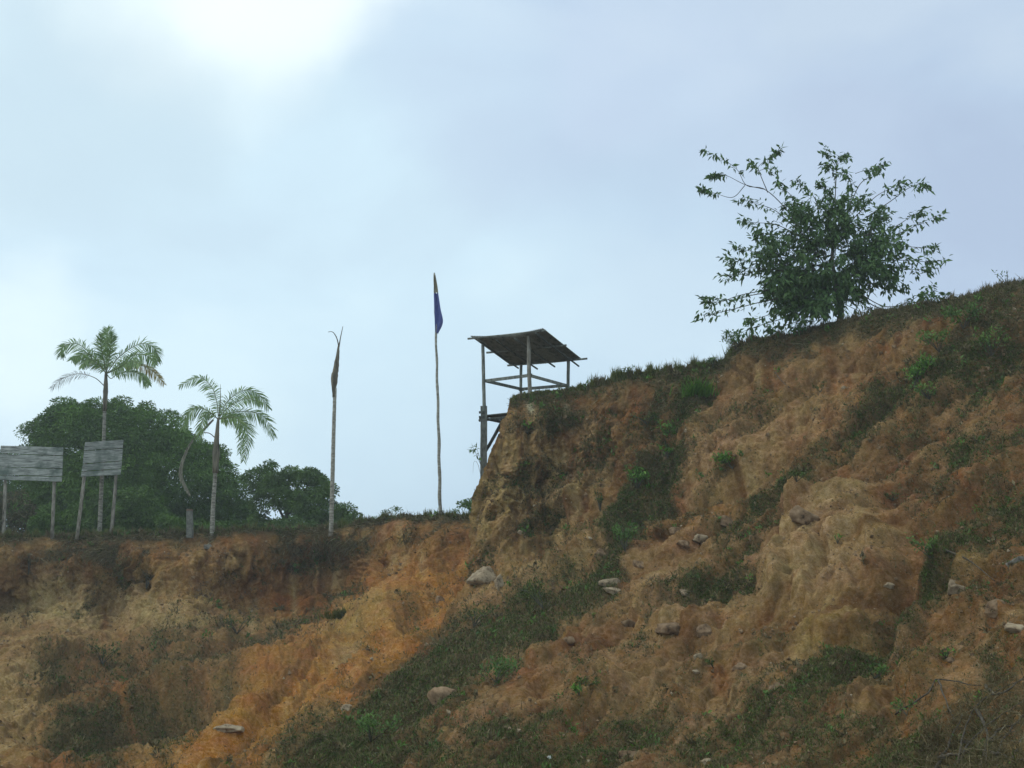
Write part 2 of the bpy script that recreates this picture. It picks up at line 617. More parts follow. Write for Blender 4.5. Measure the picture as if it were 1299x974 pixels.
M_palm = leaf_mat('palm_leaf', (0.11, 0.19, 0.06), (0.25, 0.36, 0.12), (0.33, 0.38, 0.16), trans=0.3)
M_palmdry = leaf_mat('yellowing_palm_leaf', (0.28, 0.22, 0.06), (0.42, 0.33, 0.12), trans=0.3)
M_deadfrond = leaf_mat('dead_palm_leaf', (0.17, 0.16, 0.11), (0.30, 0.28, 0.19), trans=0.15)
M_graypalm = leaf_mat('withered_palm_leaf', (0.11, 0.12, 0.12), (0.2, 0.2, 0.19), trans=0.2)
M_rachis = wood_mat('palm_stalk', (0.13, 0.15, 0.07), (0.22, 0.24, 0.13), scale=10, dark=(0.08, 0.08, 0.04))
M_grass = leaf_mat('crest_grass', (0.065, 0.09, 0.02), (0.18, 0.19, 0.055), (0.22, 0.19, 0.10), trans=0.2, spec=0.1)
M_drygrass = leaf_mat('dry_grass', (0.07, 0.055, 0.026), (0.19, 0.15, 0.07), (0.32, 0.265, 0.15), trans=0.15, spec=0.1)
M_cover = leaf_mat('ground_creeper', (0.034, 0.054, 0.012), (0.105, 0.135, 0.030), (0.19, 0.205, 0.07), trans=0.12, spec=0.1)
M_coverdry = leaf_mat('dry_creeper', (0.055, 0.044, 0.02), (0.165, 0.13, 0.06), (0.28, 0.23, 0.14), trans=0.1, spec=0.1)
M_fresh = leaf_mat('fresh_green_leaf', (0.05, 0.12, 0.014), (0.13, 0.28, 0.03), (0.21, 0.36, 0.05), trans=0.3)
M_stem = wood_mat('thin_stem', (0.07, 0.065, 0.045), (0.14, 0.13, 0.095), scale=10, dark=(0.03, 0.03, 0.02))

# ------------------------------------------------------------------ terrain control data
COMMON = [(0, 974, 15), (100, 974, 15.2), (200, 974, 15.2), (300, 974, 14), (400, 974, 12.8), (500, 974, 12), (600, 974, 11.5),
          (800, 974, 10.5), (1000, 974, 9.3), (1150, 974, 8.3), (1299, 974, 7), (-300, 974, 15), (1500, 974, 6),
          (-300, 1100, 9.2), (0, 1100, 9), (400, 1100, 8.5), (800, 1100, 7.2), (1299, 1100, 5), (1500, 1100, 4.6),
          (0, 900, 19.5), (150, 900, 22), (300, 900, 18.5), (400, 900, 16.8), (500, 900, 15.6), (600, 900, 14.8), (800, 900, 13),
          (1000, 900, 11.7), (1150, 900, 10.5), (1299, 900, 9), (0, 840, 25), (200, 840, 25.5), (350, 850, 22.5), (450, 850, 20.2),
          (520, 850, 18.9), (600, 850, 17.6), (800, 850, 15), (1000, 850, 13.3), (1299, 850, 10.3), (500, 800, 24), (600, 790, 21.6),
          (700, 790, 19.6), (800, 780, 18)]
A_UP = [(0, 795, 32.0), (150, 800, 32.3), (300, 785, 33), (400, 785, 32.8), (450, 770, 32.2), (500, 750, 30), (560, 740, 29),
        (600, 730, 28.5), (700, 730, 29), (0, 740, 32.6), (150, 740, 32.9), (300, 730, 33.6), (400, 725, 34.7), (450, 720, 34),
        (500, 700, 32.5), (600, 700, 31), (0, 682, 33), (150, 680, 33.3), (300, 673, 34), (400, 670, 35.2), (450, 668, 35),
        (500, 657, 34), (600, 656, 32.5), (700, 660, 32.5), (-300, 690, 32), (-300, 800, 29), (900, 680, 33), (1299, 700, 34), (1000, 740, 31)]
B_UP = [(640, 510, 26.7), (615, 560, 25.9), (602, 610, 26.0), (597, 660, 25.7), (597, 700, 25.3), (592, 740, 24.6), (600, 765, 22.9),
        (700, 498, 26.6), (800, 476, 26.2), (920, 462, 25.6), (935, 436, 25), (1000, 425, 24.3), (1100, 402, 23), (1200, 378, 21.8), (1299, 358, 20.8), (1500, 310, 18.5),
        (640, 715, 24.6), (700, 700, 24.8), (700, 600, 25.9), (700, 750, 22.0), (800, 600, 24.8), (800, 680, 22.8), (860, 650, 21), (900, 520, 24),
        (900, 600, 22.2), (1000, 480, 22.9), (1000, 560, 21.1), (1000, 640, 19.3), (1000, 750, 15.9), (900, 700, 19.2), (1100, 480, 21.3),
        (1100, 600, 18.5), (1100, 700, 16), (1200, 450, 19.9), (1200, 560, 17.6), (1200, 650, 15.6), (1299, 500, 17.8), (1299, 600, 15.4),
        (1299, 700, 13.1), (1299, 780, 11.6), (1500, 600, 13), (1500, 450, 16)]
CREST_A = np.array([(-600, 700), (-300, 695), (0, 681), (60, 680), (150, 679), (240, 675), (300, 673), (380, 671), (440, 667), (470, 660), (500, 656), (560, 655), (600, 656), (700, 662), (1500, 690), (2000, 700)], float)
CREST_B = np.array([(560, 545), (600, 524), (625, 513), (642, 507), (655, 503), (680, 499), (740, 491), (800, 476), (850, 469), (905, 464), (922, 462), (930, 448), (940, 436), (965, 429), (1000, 425),
                    (1060, 408), (1100, 400), (1160, 389), (1200, 381), (1240, 372), (1275, 361), (1299, 357), (1400, 335), (1600, 300), (2000, 250)], float)
EDGE_B = np.array([(400, 700), (508, 648), (523, 644), (543, 636), (565, 627), (592, 617), (616, 609), (650, 601), (700, 598), (740, 590), (800, 558), (850, 505), (900, 445), (950, 385), (1000, 330), (1100, 230), (1200, 150)], float)
crestA = lambda x: np.interp(x, CREST_A[:, 0], CREST_A[:, 1])
crestB = lambda x: np.interp(x, CREST_B[:, 0], CREST_B[:, 1])
edgeB = lambda y: np.interp(y, EDGE_B[:, 0], EDGE_B[:, 1])
scaleY = lambda pts: [(a, b, c * S) for a, b, c in pts]
fieldA = RBF(scaleY(COMMON + A_UP))
fieldB = RBF(scaleY(COMMON + B_UP))


def normals_grid(p):
    du = np.gradient(p, axis=1)
    dv = np.gradient(p, axis=0)
    n = np.cross(du, dv)
    n = unit(n)
    flip = (n * (p - EYE)).sum(-1) > 0
    n[flip] *= -1
    return n


VEG_LINES = [  # polyline with widths, strength
    ([(880, 500, 14), (845, 570, 18), (815, 650, 19), (775, 715, 27), (695, 768, 36), (605, 832, 44), (515, 895, 52), (430, 965, 60), (390, 1050, 74)], 1.35),
    ([(420, 985, 44), (700, 955, 44), (950, 945, 46), (1299, 985, 56)], 0.8),
    ([(1310, 640, 34), (1220, 690, 32), (1150, 770, 40), (1080, 850, 42), (960, 930, 36)], 0.8),
    ([(1310, 400, 30), (1220, 450, 40), (1140, 500, 34), (1060, 590, 22), (960, 640, 12)], 0.65),
    ([(690, 530, 16), (740, 545, 30), (820, 535, 44), (880, 500, 36)], 0.45),
    ([(760, 600, 24), (790, 620, 34), (810, 600, 34)], 0.3),
    ([(1299, 470, 50), (1180, 540, 40)], 0.5),
    ([(1299, 740, 60), (1200, 780, 60), (1130, 830, 40)], 0.3),
    ([(800, 800, 14), (950, 690, 20), (1020, 610, 16)], 0.4),
    ([(1290, 560, 30), (1180, 600, 28), (1090, 630, 14)], 0.45),
    ([(460, 750, 12), (400, 790, 22), (290, 815, 34), (170, 850, 42), (70, 880, 34)], 0.6),
    ([(90, 930, 38), (190, 915, 40), (270, 890, 24)], 1.0),
    ([(130, 700, 18), (150, 750, 10)], 0.5),
    ([(365, 690, 26), (400, 700, 34), (455, 680, 22)], 0.2),
    ([(870, 745, 22), (950, 735, 24)], 0.8),
    ([(780, 820, 12), (860, 770, 12), (960, 720, 14)], 0.5),
    ([(900, 690, 12), (960, 660, 14)], 0.5),
    ([(1299, 830, 30), (1230, 900, 36), (1299, 950, 44)], 0.6),
    ([(840, 885, 20), (760, 910, 30)], 0.35),
]


def paint(px, py, crest, side):
    """soil colour and plant cover of the bank"""
    n = px.shape
    q = np.stack([px / 60.0, py / 60.0, np.zeros(n)], -1)
    wob = fbm(q * 0.9, 4, 5)
    wob2 = fbm(q * 2.7, 4, 9)
    X, Y = px + wob * 22 + wob2 * 8, py + fbm(q * 0.9, 4, 25) * 18 + wob2 * 5
    brown = np.array([0.205, 0.118, 0.062])
    col = np.ones(n + (3,)) * brown

    def mixin(f, c):
        nonlocal col
        f = np.clip(f, 0, 1)[..., None]
        col = col * (1 - f) + np.array(c) * f
    tan, orange, red, ochre, cream, pink = (0.33, 0.225, 0.125), (0.40, 0.185, 0.055), (0.27, 0.10, 0.032), (0.36, 0.25, 0.11), (0.36, 0.27, 0.165), (0.33, 0.215, 0.13)
    dark = (0.075, 0.058, 0.038)
    mixin(sstep(-0.1, 0.5, fbm(q * 1.3, 4, 40)) * 0.6, (0.27, 0.165, 0.09))
    mixin(sstep(0.1, 0.5, fbm(q * 2.3, 4, 44)) * 0.5, red)
    if side == 'A':
        mixin(blob(X, Y, 120, 770, 190, 30) * 1.2, cream)
        mixin(blob(X, Y, 20, 900, 60, 90) * 0.8, tan)
        mixin(blob(X, Y, 300, 740, 130, 32) * 0.7, (0.33, 0.18, 0.08))
        mixin(blob(X, Y, 380, 760, 70, 18) * 0.95, red)
        mixin(blob(X, Y, 520, 720, 60, 60) * 0.75, (0.31, 0.15, 0.055))
        mixin(blob(X, Y, 470, 815, 170, 50, -35) * 1.5, orange)
        mixin(blob(X, Y, 300, 935, 180, 38, -30) * 1.5, orange)
        mixin(blob(X, Y, 470, 800, 60, 18, -30) * 0.8, ochre)
        mixin(blob(X, Y, 250, 910, 60, 14, -20) * 0.6, ochre)
        mixin(blob(X, Y, 100, 965, 90, 16) * 0.7, red)
        mixin(blob(X, Y, 400, 705, 70, 34) * 0.7, (0.15, 0.075, 0.036))
    else:
        mixin(blob(X, Y, 645, 620, 75, 100) * 1.1, (0.36, 0.25, 0.135))
        mixin(blob(X, Y, 730, 670, 70, 60) * 0.9, tan)
        mixin(blob(X, Y, 930, 560, 100, 45, -20) * 0.85, pink)
        mixin(blob(X, Y, 1050, 530, 90, 40, -25) * 0.6, (0.31, 0.175, 0.095))
        mixin(blob(X, Y, 1050, 700, 85, 62, -20) * 1.4, pink)
        mixin(blob(X, Y, 880, 760, 130, 50, -30) * 0.75, (0.31, 0.195, 0.115))
        mixin(blob(X, Y, 760, 850, 110, 30, -25) * 0.8, (0.29, 0.17, 0.095))
        mixin(blob(X, Y, 1060, 785, 40, 18, -10) * 0.8, ochre)
        mixin(blob(X, Y, 1010, 840, 60, 10, -45) * 0.6, (0.38, 0.28, 0.12))
        mixin(blob(X, Y, 900, 910, 120, 26) * 0.7, (0.28, 0.17, 0.10))
        mixin(blob(X, Y, 900, 650, 90, 18, -20) * 0.6, (0.28, 0.15, 0.06))
        mixin(blob(X, Y, 560, 730, 60, 40) * 0.8, (0.31, 0.16, 0.06))
        mixin(blob(X, Y, 1230, 800, 110, 110) * 0.6, (0.19, 0.095, 0.045))
        mixin(blob(px, py, 672, 512, 5, 12, -20) * 0.9, (0.5, 0.5, 0.46))
        mixin(blob(px, py, 718, 516, 5, 5) * 0.7, (0.42, 0.42, 0.38))
    # humus under the turf
    dc = py - crest
    band = (34 if side == 'B' else 10) * (1 + 0.7 * wob2)
    if side == 'B':
        band = band * (0.45 + 0.75 * sstep(640, 960, px))
    top = 1 - sstep(0.25, 1.1, dc / band)
    mixin(top * 0.75, (0.14, 0.105, 0.062))
    stk = lambda ca, sn_: fbm(np.stack([(px * ca - py * sn_) / 90, (px * sn_ + py * ca) / 13, px * 0], -1), 4, 120)
    sa = stk(0.83, 0.56)
    if side == 'A':
        k_ = sstep(230, 400, px + 0.8 * (py - 850))
        sa = sa * k_ + stk(0.99, 0.12) * (1 - k_)
    sb = fbm(np.stack([px / 11, py / 60, px * 0], -1), 4, 121)
    face = (py < (800 if side == 'A' else np.interp(px, [600, 760, 900, 1060, 1200], [720, 700, 640, 560, 430])))
    sn = np.where(face, sb, sa)
    mixin(np.clip(sn - 0.06, 0, 1) * (1.2 if side == 'A' else 0.9), (0.36, 0.255, 0.155))
    mixin(np.clip(-sn - 0.04, 0, 1) * (1.4 if side == 'A' else 2.0), (0.165, 0.085, 0.042))
    col = np.clip(col * (np.array([0.98, 0.90, 0.60]) if side == 'A' else np.array([1.0, 0.925, 0.65])), 0, 0.6)
    veg = np.zeros(n)
    for line, s in VEG_LINES:
        if side == 'A' and line[0][0] > 500 or side == 'B' and max(p[0] for p in line) < 470:
            if not (side == 'A' and line[0][0] in (880, 420)):
                continue
        veg = np.maximum(veg, s * np.exp(-(seg_dist(X, Y, line) / 1.05) ** 2))
    veg = np.maximum(veg, top * (0.47 if side == 'B' else 0.4))
    st = np.stack([(px * 0.83 - py * 0.56) / 70, (px * 0.56 + py * 0.83) / 24, px * 0], -1)
    pn = 0.8 * fbm(q * 3.0, 5, 77, 0.65) + 1.15 * fbm(st, 4, 78, 0.6)
    thin = (0.13 if side == 'B' else 0.06) + (0.10 * sstep(1050, 1200, px) if side == 'B' else 0)
    fine_ = fbm(np.stack([px / 5.0, py / 5.0, px * 0], -1), 3, 133)
    veg = np.maximum(veg, thin)
    veg = veg * (1 + 0.6 * pn) + 0.34 * pn * (1 - 0.5 * veg) + 0.22 * fine_ * np.minimum(veg * 2, 1)
    veg = np.clip(veg, 0, 1)
    if side == 'B':   # bare soil windows
        veg *= 1 - 0.85 * np.clip(blob(X, Y, 1050, 715, 75, 60, -20) * 1.3, 0, 1)
        veg *= 1 - 0.8 * np.clip(blob(X, Y, 1060, 460, 50, 22, -20) * 1.3, 0, 1)
    return col, veg


def displace(p, n, px, py, crest, side, w):
    """erosion relief, metres along the surface normal"""
    steep = 1 - sstep(0.40, 0.75, n[..., 2])
    dc = sstep(0, 40, py - crest)
    wp = p + fbm(p * 1.7, 3, 12)[..., None] * 0.35
    # vertical wash rills on the steep faces
    n1 = fbm(wp * np.array([1.3, 1.3, 0.2]), 4, 3)
    n2 = fbm(wp * np.array([4.2, 4.2, 0.7]), 3, 8)
    rill = n1 * 0.45 - (1 - np.minimum(np.abs(n1) * 3.2, 1)) ** 2 * 0.22 + n2 * 0.12 - (1 - np.minimum(np.abs(n2) * 3.0, 1)) ** 2 * 0.07
    lump = fbm(p * 0.75, 4, 21, 0.5) * 0.42
    # broken ledges
    tt = fbm(wp * np.array([0.8, 0.8, 1.3]), 4, 66, 0.55) * 5.5
    fr = tt - np.floor(tt)
    stair = (np.floor(tt) + sstep(0.55, 0.95, fr) + 0.15 * fr) / 5.5 * 0.62
    gate = sstep(-0.25, 0.45, fbm(p * 0.6, 3, 70))
    rock = (0.4 - worley(wp * 1.2, 4) ** 2) * 0.34 * gate + (0.4 - worley(wp * 3.1, 6) ** 2) * 0.15 + (0.4 - worley(wp * 7.5, 16) ** 2) * 0.06
    rock *= 0.45 + 0.9 * sstep(-0.2, 0.4, fbm(p * 0.9, 3, 71))
    fine = fbm(p * 9, 4, 31, 0.6) * 0.06 + ridged(p * 5.5, 3, 35) * 0.045
    # slanting furrows and ledges on the slip slope
    def streaks(deg):
        th = R(deg)
        u = (px * math.cos(th) + py * math.sin(th)) / 120.0
        v = (-px * math.sin(th) + py * math.cos(th))
        v = v + 9 * fbm(np.stack([px / 60, py / 60, px * 0], -1), 3, 54)
        return fbm(np.stack([u, v / 26.0, u * 0], -1), 4, 55), fbm(np.stack([u * 2.2, v / 9.0, u * 0], -1), 3, 58)
    e, e2 = streaks(-34)
    if side == 'A':
        k_ = sstep(230, 400, px + 0.8 * (py - 850))
        g, g2 = streaks(-8)
        e, e2 = e * k_ + g * (1 - k_), e2 * k_ + g2 * (1 - k_)
    ledge = np.tanh(e * 7) * 0.20 - (1 - np.minimum(np.abs(e2) * 3, 1)) ** 2 * 0.13 + e2 * 0.13
    d = lump * (0.3 + 0.7 * dc) * ((0.45 + 0.45 * steep) if side == 'B' else (0.8 - 0.45 * steep)) + steep * (rill + stair * (0.45 if side == 'B' else 0.22)) * (0.12 + 0.88 * dc) + rock * (0.12 + 0.88 * dc) * ((0.62 - 0.10 * steep) if side == 'B' else (0.6 - 0.38 * steep)) + fine * (0.4 + 0.6 * dc)
    d = d + (1 - steep) * (ledge * 0.85 + stair * 0.22) * dc
    d *= np.clip(p[..., 1] / 26, 0.38, 1.0)
    f = 0
    if side == 'A':
        f = f - 1.9 * blob(px, py, 205, 900, 85, 16, -16) + 0.7 * blob(px, py, 235, 872, 110, 13, -14) + 0.5 * blob(px, py, 90, 835, 90, 10, -6)
        f = f - 0.55 * blob(px, py, 410, 715, 45, 26) + 0.35 * blob(px, py, 210, 720, 120, 22)
        f = f + 0.55 * blob(px, py, 470, 790, 90, 18, -32) - 0.4 * blob(px, py, 140, 740, 14, 25)
        f = f + 0.3 * blob(px, py, 20, 850, 50, 30) - 0.35 * blob(px, py, 185, 737, 10, 16)
        f = f - 0.5 * blob(px, py, 330, 905, 70, 10, -32)
    else:
        k = 1 / (1 + np.exp(-(px * 0.15 - py + 640 + 0) / 6))
        wx = px + 10 * fbm(np.stack([px / 35, py / 35, px * 0], -1), 3, 140)
        wy = py + 10 * fbm(np.stack([px / 35, py / 35, px * 0 + 7], -1), 3, 141)

        def slab(cx, cy, rx, ry, ang=0, soft=0.3):
            c, s_ = math.cos(R(ang)), math.sin(R(ang))
            a = ((wx - cx) * c + (wy - cy) * s_) / rx
            b_ = (-(wx - cx) * s_ + (wy - cy) * c) / ry
            return 1 - sstep(1 - soft, 1 + soft, (np.abs(a) ** 2.6 + np.abs(b_) ** 2.6) ** (1 / 2.6))
        f = f + 0.55 * slab(1048, 705, 84, 62, -22, 0.28) - 0.5 * blob(px, py, 1130, 770, 18, 60, 25) + 0.10 * slab(1060, 785, 60, 20, -12, 0.4)
        for (kx, ky, krx, kry, ka, kd) in [(852, 795, 26, 15, -12, .22), (893, 800, 18, 12, -10, .2), (824, 768, 24, 15, -30, .25), (1020, 652, 22, 18, -30, .3),
                                           (1165, 860, 34, 24, -30, .25), (1155, 790, 14, 26, 25, .22), (1225, 715, 34, 20, -20, .28), (747, 860, 30, 11, -20, .2),
                                           (842, 668, 16, 16, 0, .3), (1290, 712, 26, 20, 0, .25), (1265, 775, 20, 16, 0, .2), (700, 640, 14, 24, 8, .22), (655, 620, 20, 30, 0, .2),
                                           (735, 650, 9, 20, 0, .22), (930, 770, 30, 10, -28, .18), (880, 870, 40, 9, -26, .18), (980, 690, 18, 30, 20, -.25), (960, 830, 40, 10, -28, .2),
                                           (1090, 890, 40, 12, -20, .15), (700, 830, 40, 9, -26, .2), (800, 715, 30, 9, -34, .2), (1100, 640, 50, 10, -20, .16), (1230, 620, 40, 12, -15, .18)]:
            f = f + kd * slab(kx, ky, krx, kry, ka, 0.35)
        f = f - 1.0 * blob(px, py, 890, 634, 80, 11, -14) + 0.40 * blob(px, py, 920, 580, 85, 28, -10)
        f = f - 0.5 * blob(px, py, 975, 600, 40, 12, -25)
        f = f - 0.35 * blob(px, py, 700, 745, 70, 12, -25) + 0.35 * blob(px, py, 645, 690, 50, 40)
        f = f - 0.45 * blob(px, py, 830, 610, 16, 70, 18) + 0.3 * blob(px, py, 740, 640, 40, 60, 10)
        f = f + 0.35 * blob(px, py, 965, 470, 50, 20) - 0.35 * blob(px, py, 1085, 462, 24, 10)
        f = f + 0.3 * blob(px, py, 780, 880, 60, 10, -22) - 0.3 * blob(px, py, 790, 902, 60, 8, -22)
        f = f - 0.35 * blob(px, py, 1060, 815, 60, 8, -25) + 0.2 * blob(px, py, 1180, 860, 30, 24)
        # vertical rills on the pale mound
        r = np.sin(px / 7.5 + py / 60 + fbm(np.stack([px / 40, py / 40, px * 0], -1), 2, 61) * 3)
        f = f - 0.30 * np.clip(r, 0, 1) ** 1.5 * blob(px, py, 1045, 735, 62, 32)
        r2 = np.sin(px / 9 + fbm(np.stack([px / 50, py / 70, px * 0], -1), 2, 62) * 4)
        f = f - 0.13 * np.clip(r2, 0, 1) * blob(px, py, 920, 585, 90, 30)
    return p + n * ((d + f) * w)[..., None]


def build_bank(side):
    if side == 'A':
        cols = np.r_[np.linspace(-900, -40, 30), np.arange(-30, 660, 1.15), np.linspace(670, 1900, 40)]
        nr = 400
        v = np.linspace(0, 1, nr)
        px = np.repeat(cols[None], nr, 0)
        cr = crestA(px)
        py = cr + (1110 - cr) * (v[:, None] ** 1.15)
        D = fieldA(px, py)
        dx = px - edgeB(py)
        D = D + S * 1.3 * np.clip((dx - 6) / 60, 0, 4) * sstep(690, 740, py)
        p = P(px, py, D)
        base = (1, p)
    else:
        uu = np.r_[np.linspace(0, 0.84, 720), np.linspace(0.85, 1, 16)]
        vv = np.linspace(0, 1, 560)
        u, v = np.meshgrid(uu, vv)
        xr = 1480
        px = np.full(u.shape, 900.0); py = np.full(u.shape, 700.0)
        px = 600 + 800 * u
        for _ in range(30):
            c = crestB(px)
            py = 0.5 * py + 0.5 * (c + (1110 - c) * v)
            el = edgeB(py)
            px = 0.5 * px + 0.5 * (el + (xr - el) * u)
        cr = crestB(px)
        D = fieldB(px, py)
        p = P(px, py, D)
    # rounded back and plateau behind the crest
    offs = np.array([0.25, 0.7, 1.5, 3.0, 6.0, 12.0, 30.0, 80.0, 200.0, 420.0]) if side == 'A' else np.array([0.2, 0.5, 1.0, 2.0, 4.0, 8.0, 14.0])
    dz = np.array([0.03, 0.04, 0.03, -0.02, -0.06, -0.1, -0.3, -0.8, -1.5, -2.5]) if side == 'A' else np.array([0.04, 0.06, 0.05, -0.02, -0.25, -0.9, -5.5])
    back = []
    for o_, z_ in zip(offs, dz):
        r = p[0].copy()
        if side == 'A':
            r[:, 0] *= (r[:, 1] + o_) / r[:, 1]
        r[:, 1] += o_
        r[:, 2] += z_
        back.append(r)
    back = np.array(back[::-1])
    # floor towards and behind the camera
    front = []
    last = p[-1]
    for t in (0.25, 0.5, 0.75, 1.0):
        r = last.copy()
        if side == 'A':
            tgt = np.stack([last[:, 0] * (1 + 1.5 * t), np.full(len(last), -14.0), np.full(len(last), -0.1)], -1)
        else:
            tgt = np.stack([last[:, 0] * 1.0, np.full(len(last), 1.5), last[:, 2] - 1.8], -1)
        front.append(last * (1 - t) + tgt * t)
    front = np.array(front)
    nb, nf = len(back), len(front)
    p = np.concatenate([back, p, front])
    ext = lambda a: np.concatenate([np.repeat(a[:1], nb, 0), a, np.repeat(a[-1:], nf, 0)])
    px, py, cr = ext(px), ext(py), ext(cr)
    if side == 'B':   # the bluff's hidden left flank, running back and down into the ground
        so = np.array([0.12, 0.35, 0.8, 1.6, 3.0, 6.0, 12.0])
        k = sstep(700, 770, py[:, 0])[:, None]
        k[:nb] = 0
        left = []
        for s_ in so:
            up = np.array([0.42, 1.0, -0.10]) * s_
            dn = np.array([-0.30, 0.55, -0.85]) * min(s_, 3.0)
            left.append(p[:, 0] + up * (1 - k) + dn * k)
        left = np.stack(left[::-1], 1)
        nl = left.shape[1]
        p = np.concatenate([left, p], 1)
        exl = lambda a: np.concatenate([np.repeat(a[:, :1], nl, 1), a], 1)
        px, py, cr = exl(px), exl(py), exl(cr)
    n = normals_grid(p)
    w = np.ones(px.shape)
    w[:nb] *= np.linspace(0, 0.8, nb)[:, None]
    w[-nf:] *= np.linspace(0.6, 0.05, nf)[:, None]
    if side == 'B':
        w *= 0.45 + 0.55 * sstep(0, 30, px - edgeB(py))
    p2 = displace(p, n, px, py, cr, side, w)
    col, veg = paint(px, py, cr, side)
    if True:
        far = np.zeros(px.shape); far[:nb] = 1
        veg = np.maximum(veg, far * (0.8 if side == 'B' else 0.5))
    nr, nc = px.shape
    idx = np.arange(nr * nc).reshape(nr, nc)
    f = np.stack([idx[:-1, :-1], idx[1:, :-1], idx[1:, 1:], idx[:-1, 1:]], -1).reshape(-1, 4)
    o = mesh_np('ground' if side == 'A' else 'hillside', p2.reshape(-1, 3), f, M_soil, attrs={'veg': veg}, cols={'soil': col})
    tag(o, 'eroded orange earth bank with the flat plateau behind it' if side == 'A' else 'steep brown hillside of slumped soil on the right', kind='structure')
    bvh = BVHTree.FromPolygons([Vector(q) for q in p2.reshape(-1, 3).tolist()], f.tolist())
    return dict(p=p2, n=normals_grid(p2), px=px, py=py, veg=veg, crest=cr, nb=nb, nf=nf, bvh=bvh, obj=o)


BA = build_bank('A')
BB = build_bank('B')


def hit(px, py, which='AB'):
    """first terrain point and normal along the sight line of a photo pixel"""
    rx, rz = ray(px, py)
    d = Vector((float(rx), 1.0, float(rz))).normalized()
    best = None
    for k, b in (('A', BA), ('B', BB)):
        if k in which:
            loc, nrm, _, dist = b['bvh'].ray_cast(Vector(EYE), d)
            if loc is not None and (best is None or dist < best[2]):
                best = (loc, nrm if nrm.dot(d) < 0 else -nrm, dist)
    return best


def drop(x, y, which='A'):
    b = BA if which == 'A' else BB
    loc, nrm, _, dist = b['bvh'].ray_cast(Vector((x, y, 60)), Vector((0, 0, -1)))
    return loc


def ground_at(px, Y, which='A'):
    """ground point on the plateau at image column px (near the crest line) and distance Y"""
    rx, _ = ray(px, 675.0)
    l = drop(float(rx) * Y, Y, which)
    return l if l is not None else Vector((float(rx) * Y, Y, 3))


# ------------------------------------------------------------------ ground cover (uncountable)


def sample_cover(b, n, power=1.5, thresh=0.18, seed=0, region=None):
    r = np.random.default_rng(seed)
    w = np.clip(b['veg'] - thresh, 0, 1) ** power
    q = np.stack([b['px'] / 14.0, b['py'] / 14.0, b['px'] * 0], -1)
    w = w * (0.35 + 0.65 * sstep(-0.25, 0.35, fbm(q, 3, 101 + seed)))
    w[:b['nb']] = 0
    w[-b['nf']:] = 0
    w = w * (b['px'] > -40) * (b['px'] < 1340) * (b['py'] < 1000)
    if region is not None:
        w = w * region(b['px'], b['py'])
    w = w.copy()
    w[-1] = 0; w[:, -1] = 0
    w = w.ravel() / w.sum()
    idx = r.choice(len(w), size=n, p=w)
    nc = b['px'].shape[1]
    P0 = b['p'].reshape(-1, 3)
    a = r.random((n, 1)); c = r.random((n, 1))
    pos = P0[idx] + (P0[idx + 1] - P0[idx]) * a + (P0[idx + nc] - P0[idx]) * c
    return pos, b['n'].reshape(-1, 3)[idx]


def cover_leaves(b, n, size, mat, name, label, seed, thresh=0.18, power=1.5, region=None, lift=0.5):
    pos, nr = sample_cover(b, n, power, thresh, seed, region)
    r = rand_dirs(n)
    d = unit(r + nr * lift + np.array([0, 0, 0.25]))
    px_m = pos[:, 1] / FPX
    L = rng.uniform(0.6, 1.5, n) * size * px_m
    v, f = leaf_mesh(pos + nr * rng.uniform(0, 1.6, (n, 1)) * px_m[:, None], d, unit(nr + rand_dirs(n) * 0.7), L, L * rng.uniform(0.3, 0.55, n))
    o = mesh_np(name, v, f, mat, smooth=False)
    return tag(o, label, 'ground cover', kind='stuff')


def cover_blades(b, n, size, mat, name, label, seed, thresh=0.2, power=1.2, region=None, hang=0.0, width=0.9):
    pos, nr = sample_cover(b, n, power, thresh, seed, region)
    r = rand_dirs(n)
    d = unit(nr * 0.6 + r * 0.7 + np.array([0, 0, 0.7 - 1.6 * hang]))
    px_m = pos[:, 1] / FPX
    L = rng.uniform(0.5, 1.6, n) * size * px_m
    v, f = blade_mesh(pos, d, unit(r + np.array([0, 0, -0.8])) * rng.uniform(0.2, 1.1, (n, 1)), L, px_m * width * rng.uniform(0.6, 1.3, n))
    o = mesh_np(name, v, f, mat, smooth=False)
    return tag(o, label, 'ground cover', kind='stuff')


cover_leaves(BB, 170000, 2.7, M_cover, 'creeping_plants', 'dark low creeping plants covering the gully and slope of the right hillside', 1, thresh=0.16, power=1.5)
cover_leaves(BB, 110000, 2.5, M_coverdry, 'dry_creeping_plants', 'dry brown creepers and leaf litter over the right hillside', 2, thresh=0.08, power=1.0)
cover_blades(BB, 50000, 5.5, M_drygrass, 'dry_grass', 'dry brown grass matted on the right hillside', 3, thresh=0.12, power=1.0)
cover_blades(BB, 30000, 5.5, M_grass, 'green_grass', 'green grass growing down the right gully and foot of the slope', 4, thresh=0.4, power=1.2)
cover_leaves(BA, 70000, 2.7, M_cover, 'creeping_plants', 'dark low plants over the slumped earth of the left bank', 5, thresh=0.16, power=1.5)
cover_leaves(BA, 40000, 2.5, M_coverdry, 'dry_creeping_plants', 'dry brown creepers and litter on the left bank', 6, thresh=0.1, power=1.0)
cover_blades(BA, 26000, 5.5, M_drygrass, 'dry_grass', 'dry brown grass on the slumps of the left bank', 7, thresh=0.12, power=1.0)
cover_blades(BA, 6000, 9.0, M_drygrass, 'hanging_dry_grass', 'dry grass and rootlets hanging from the lip of the left bank', 8, thresh=0.15, power=1.0, hang=1.0,
             region=lambda x, y: (y < crestA(x) + 28) * (0.5 + 0.2 * blob(x, y, 415, 690, 60, 40)))
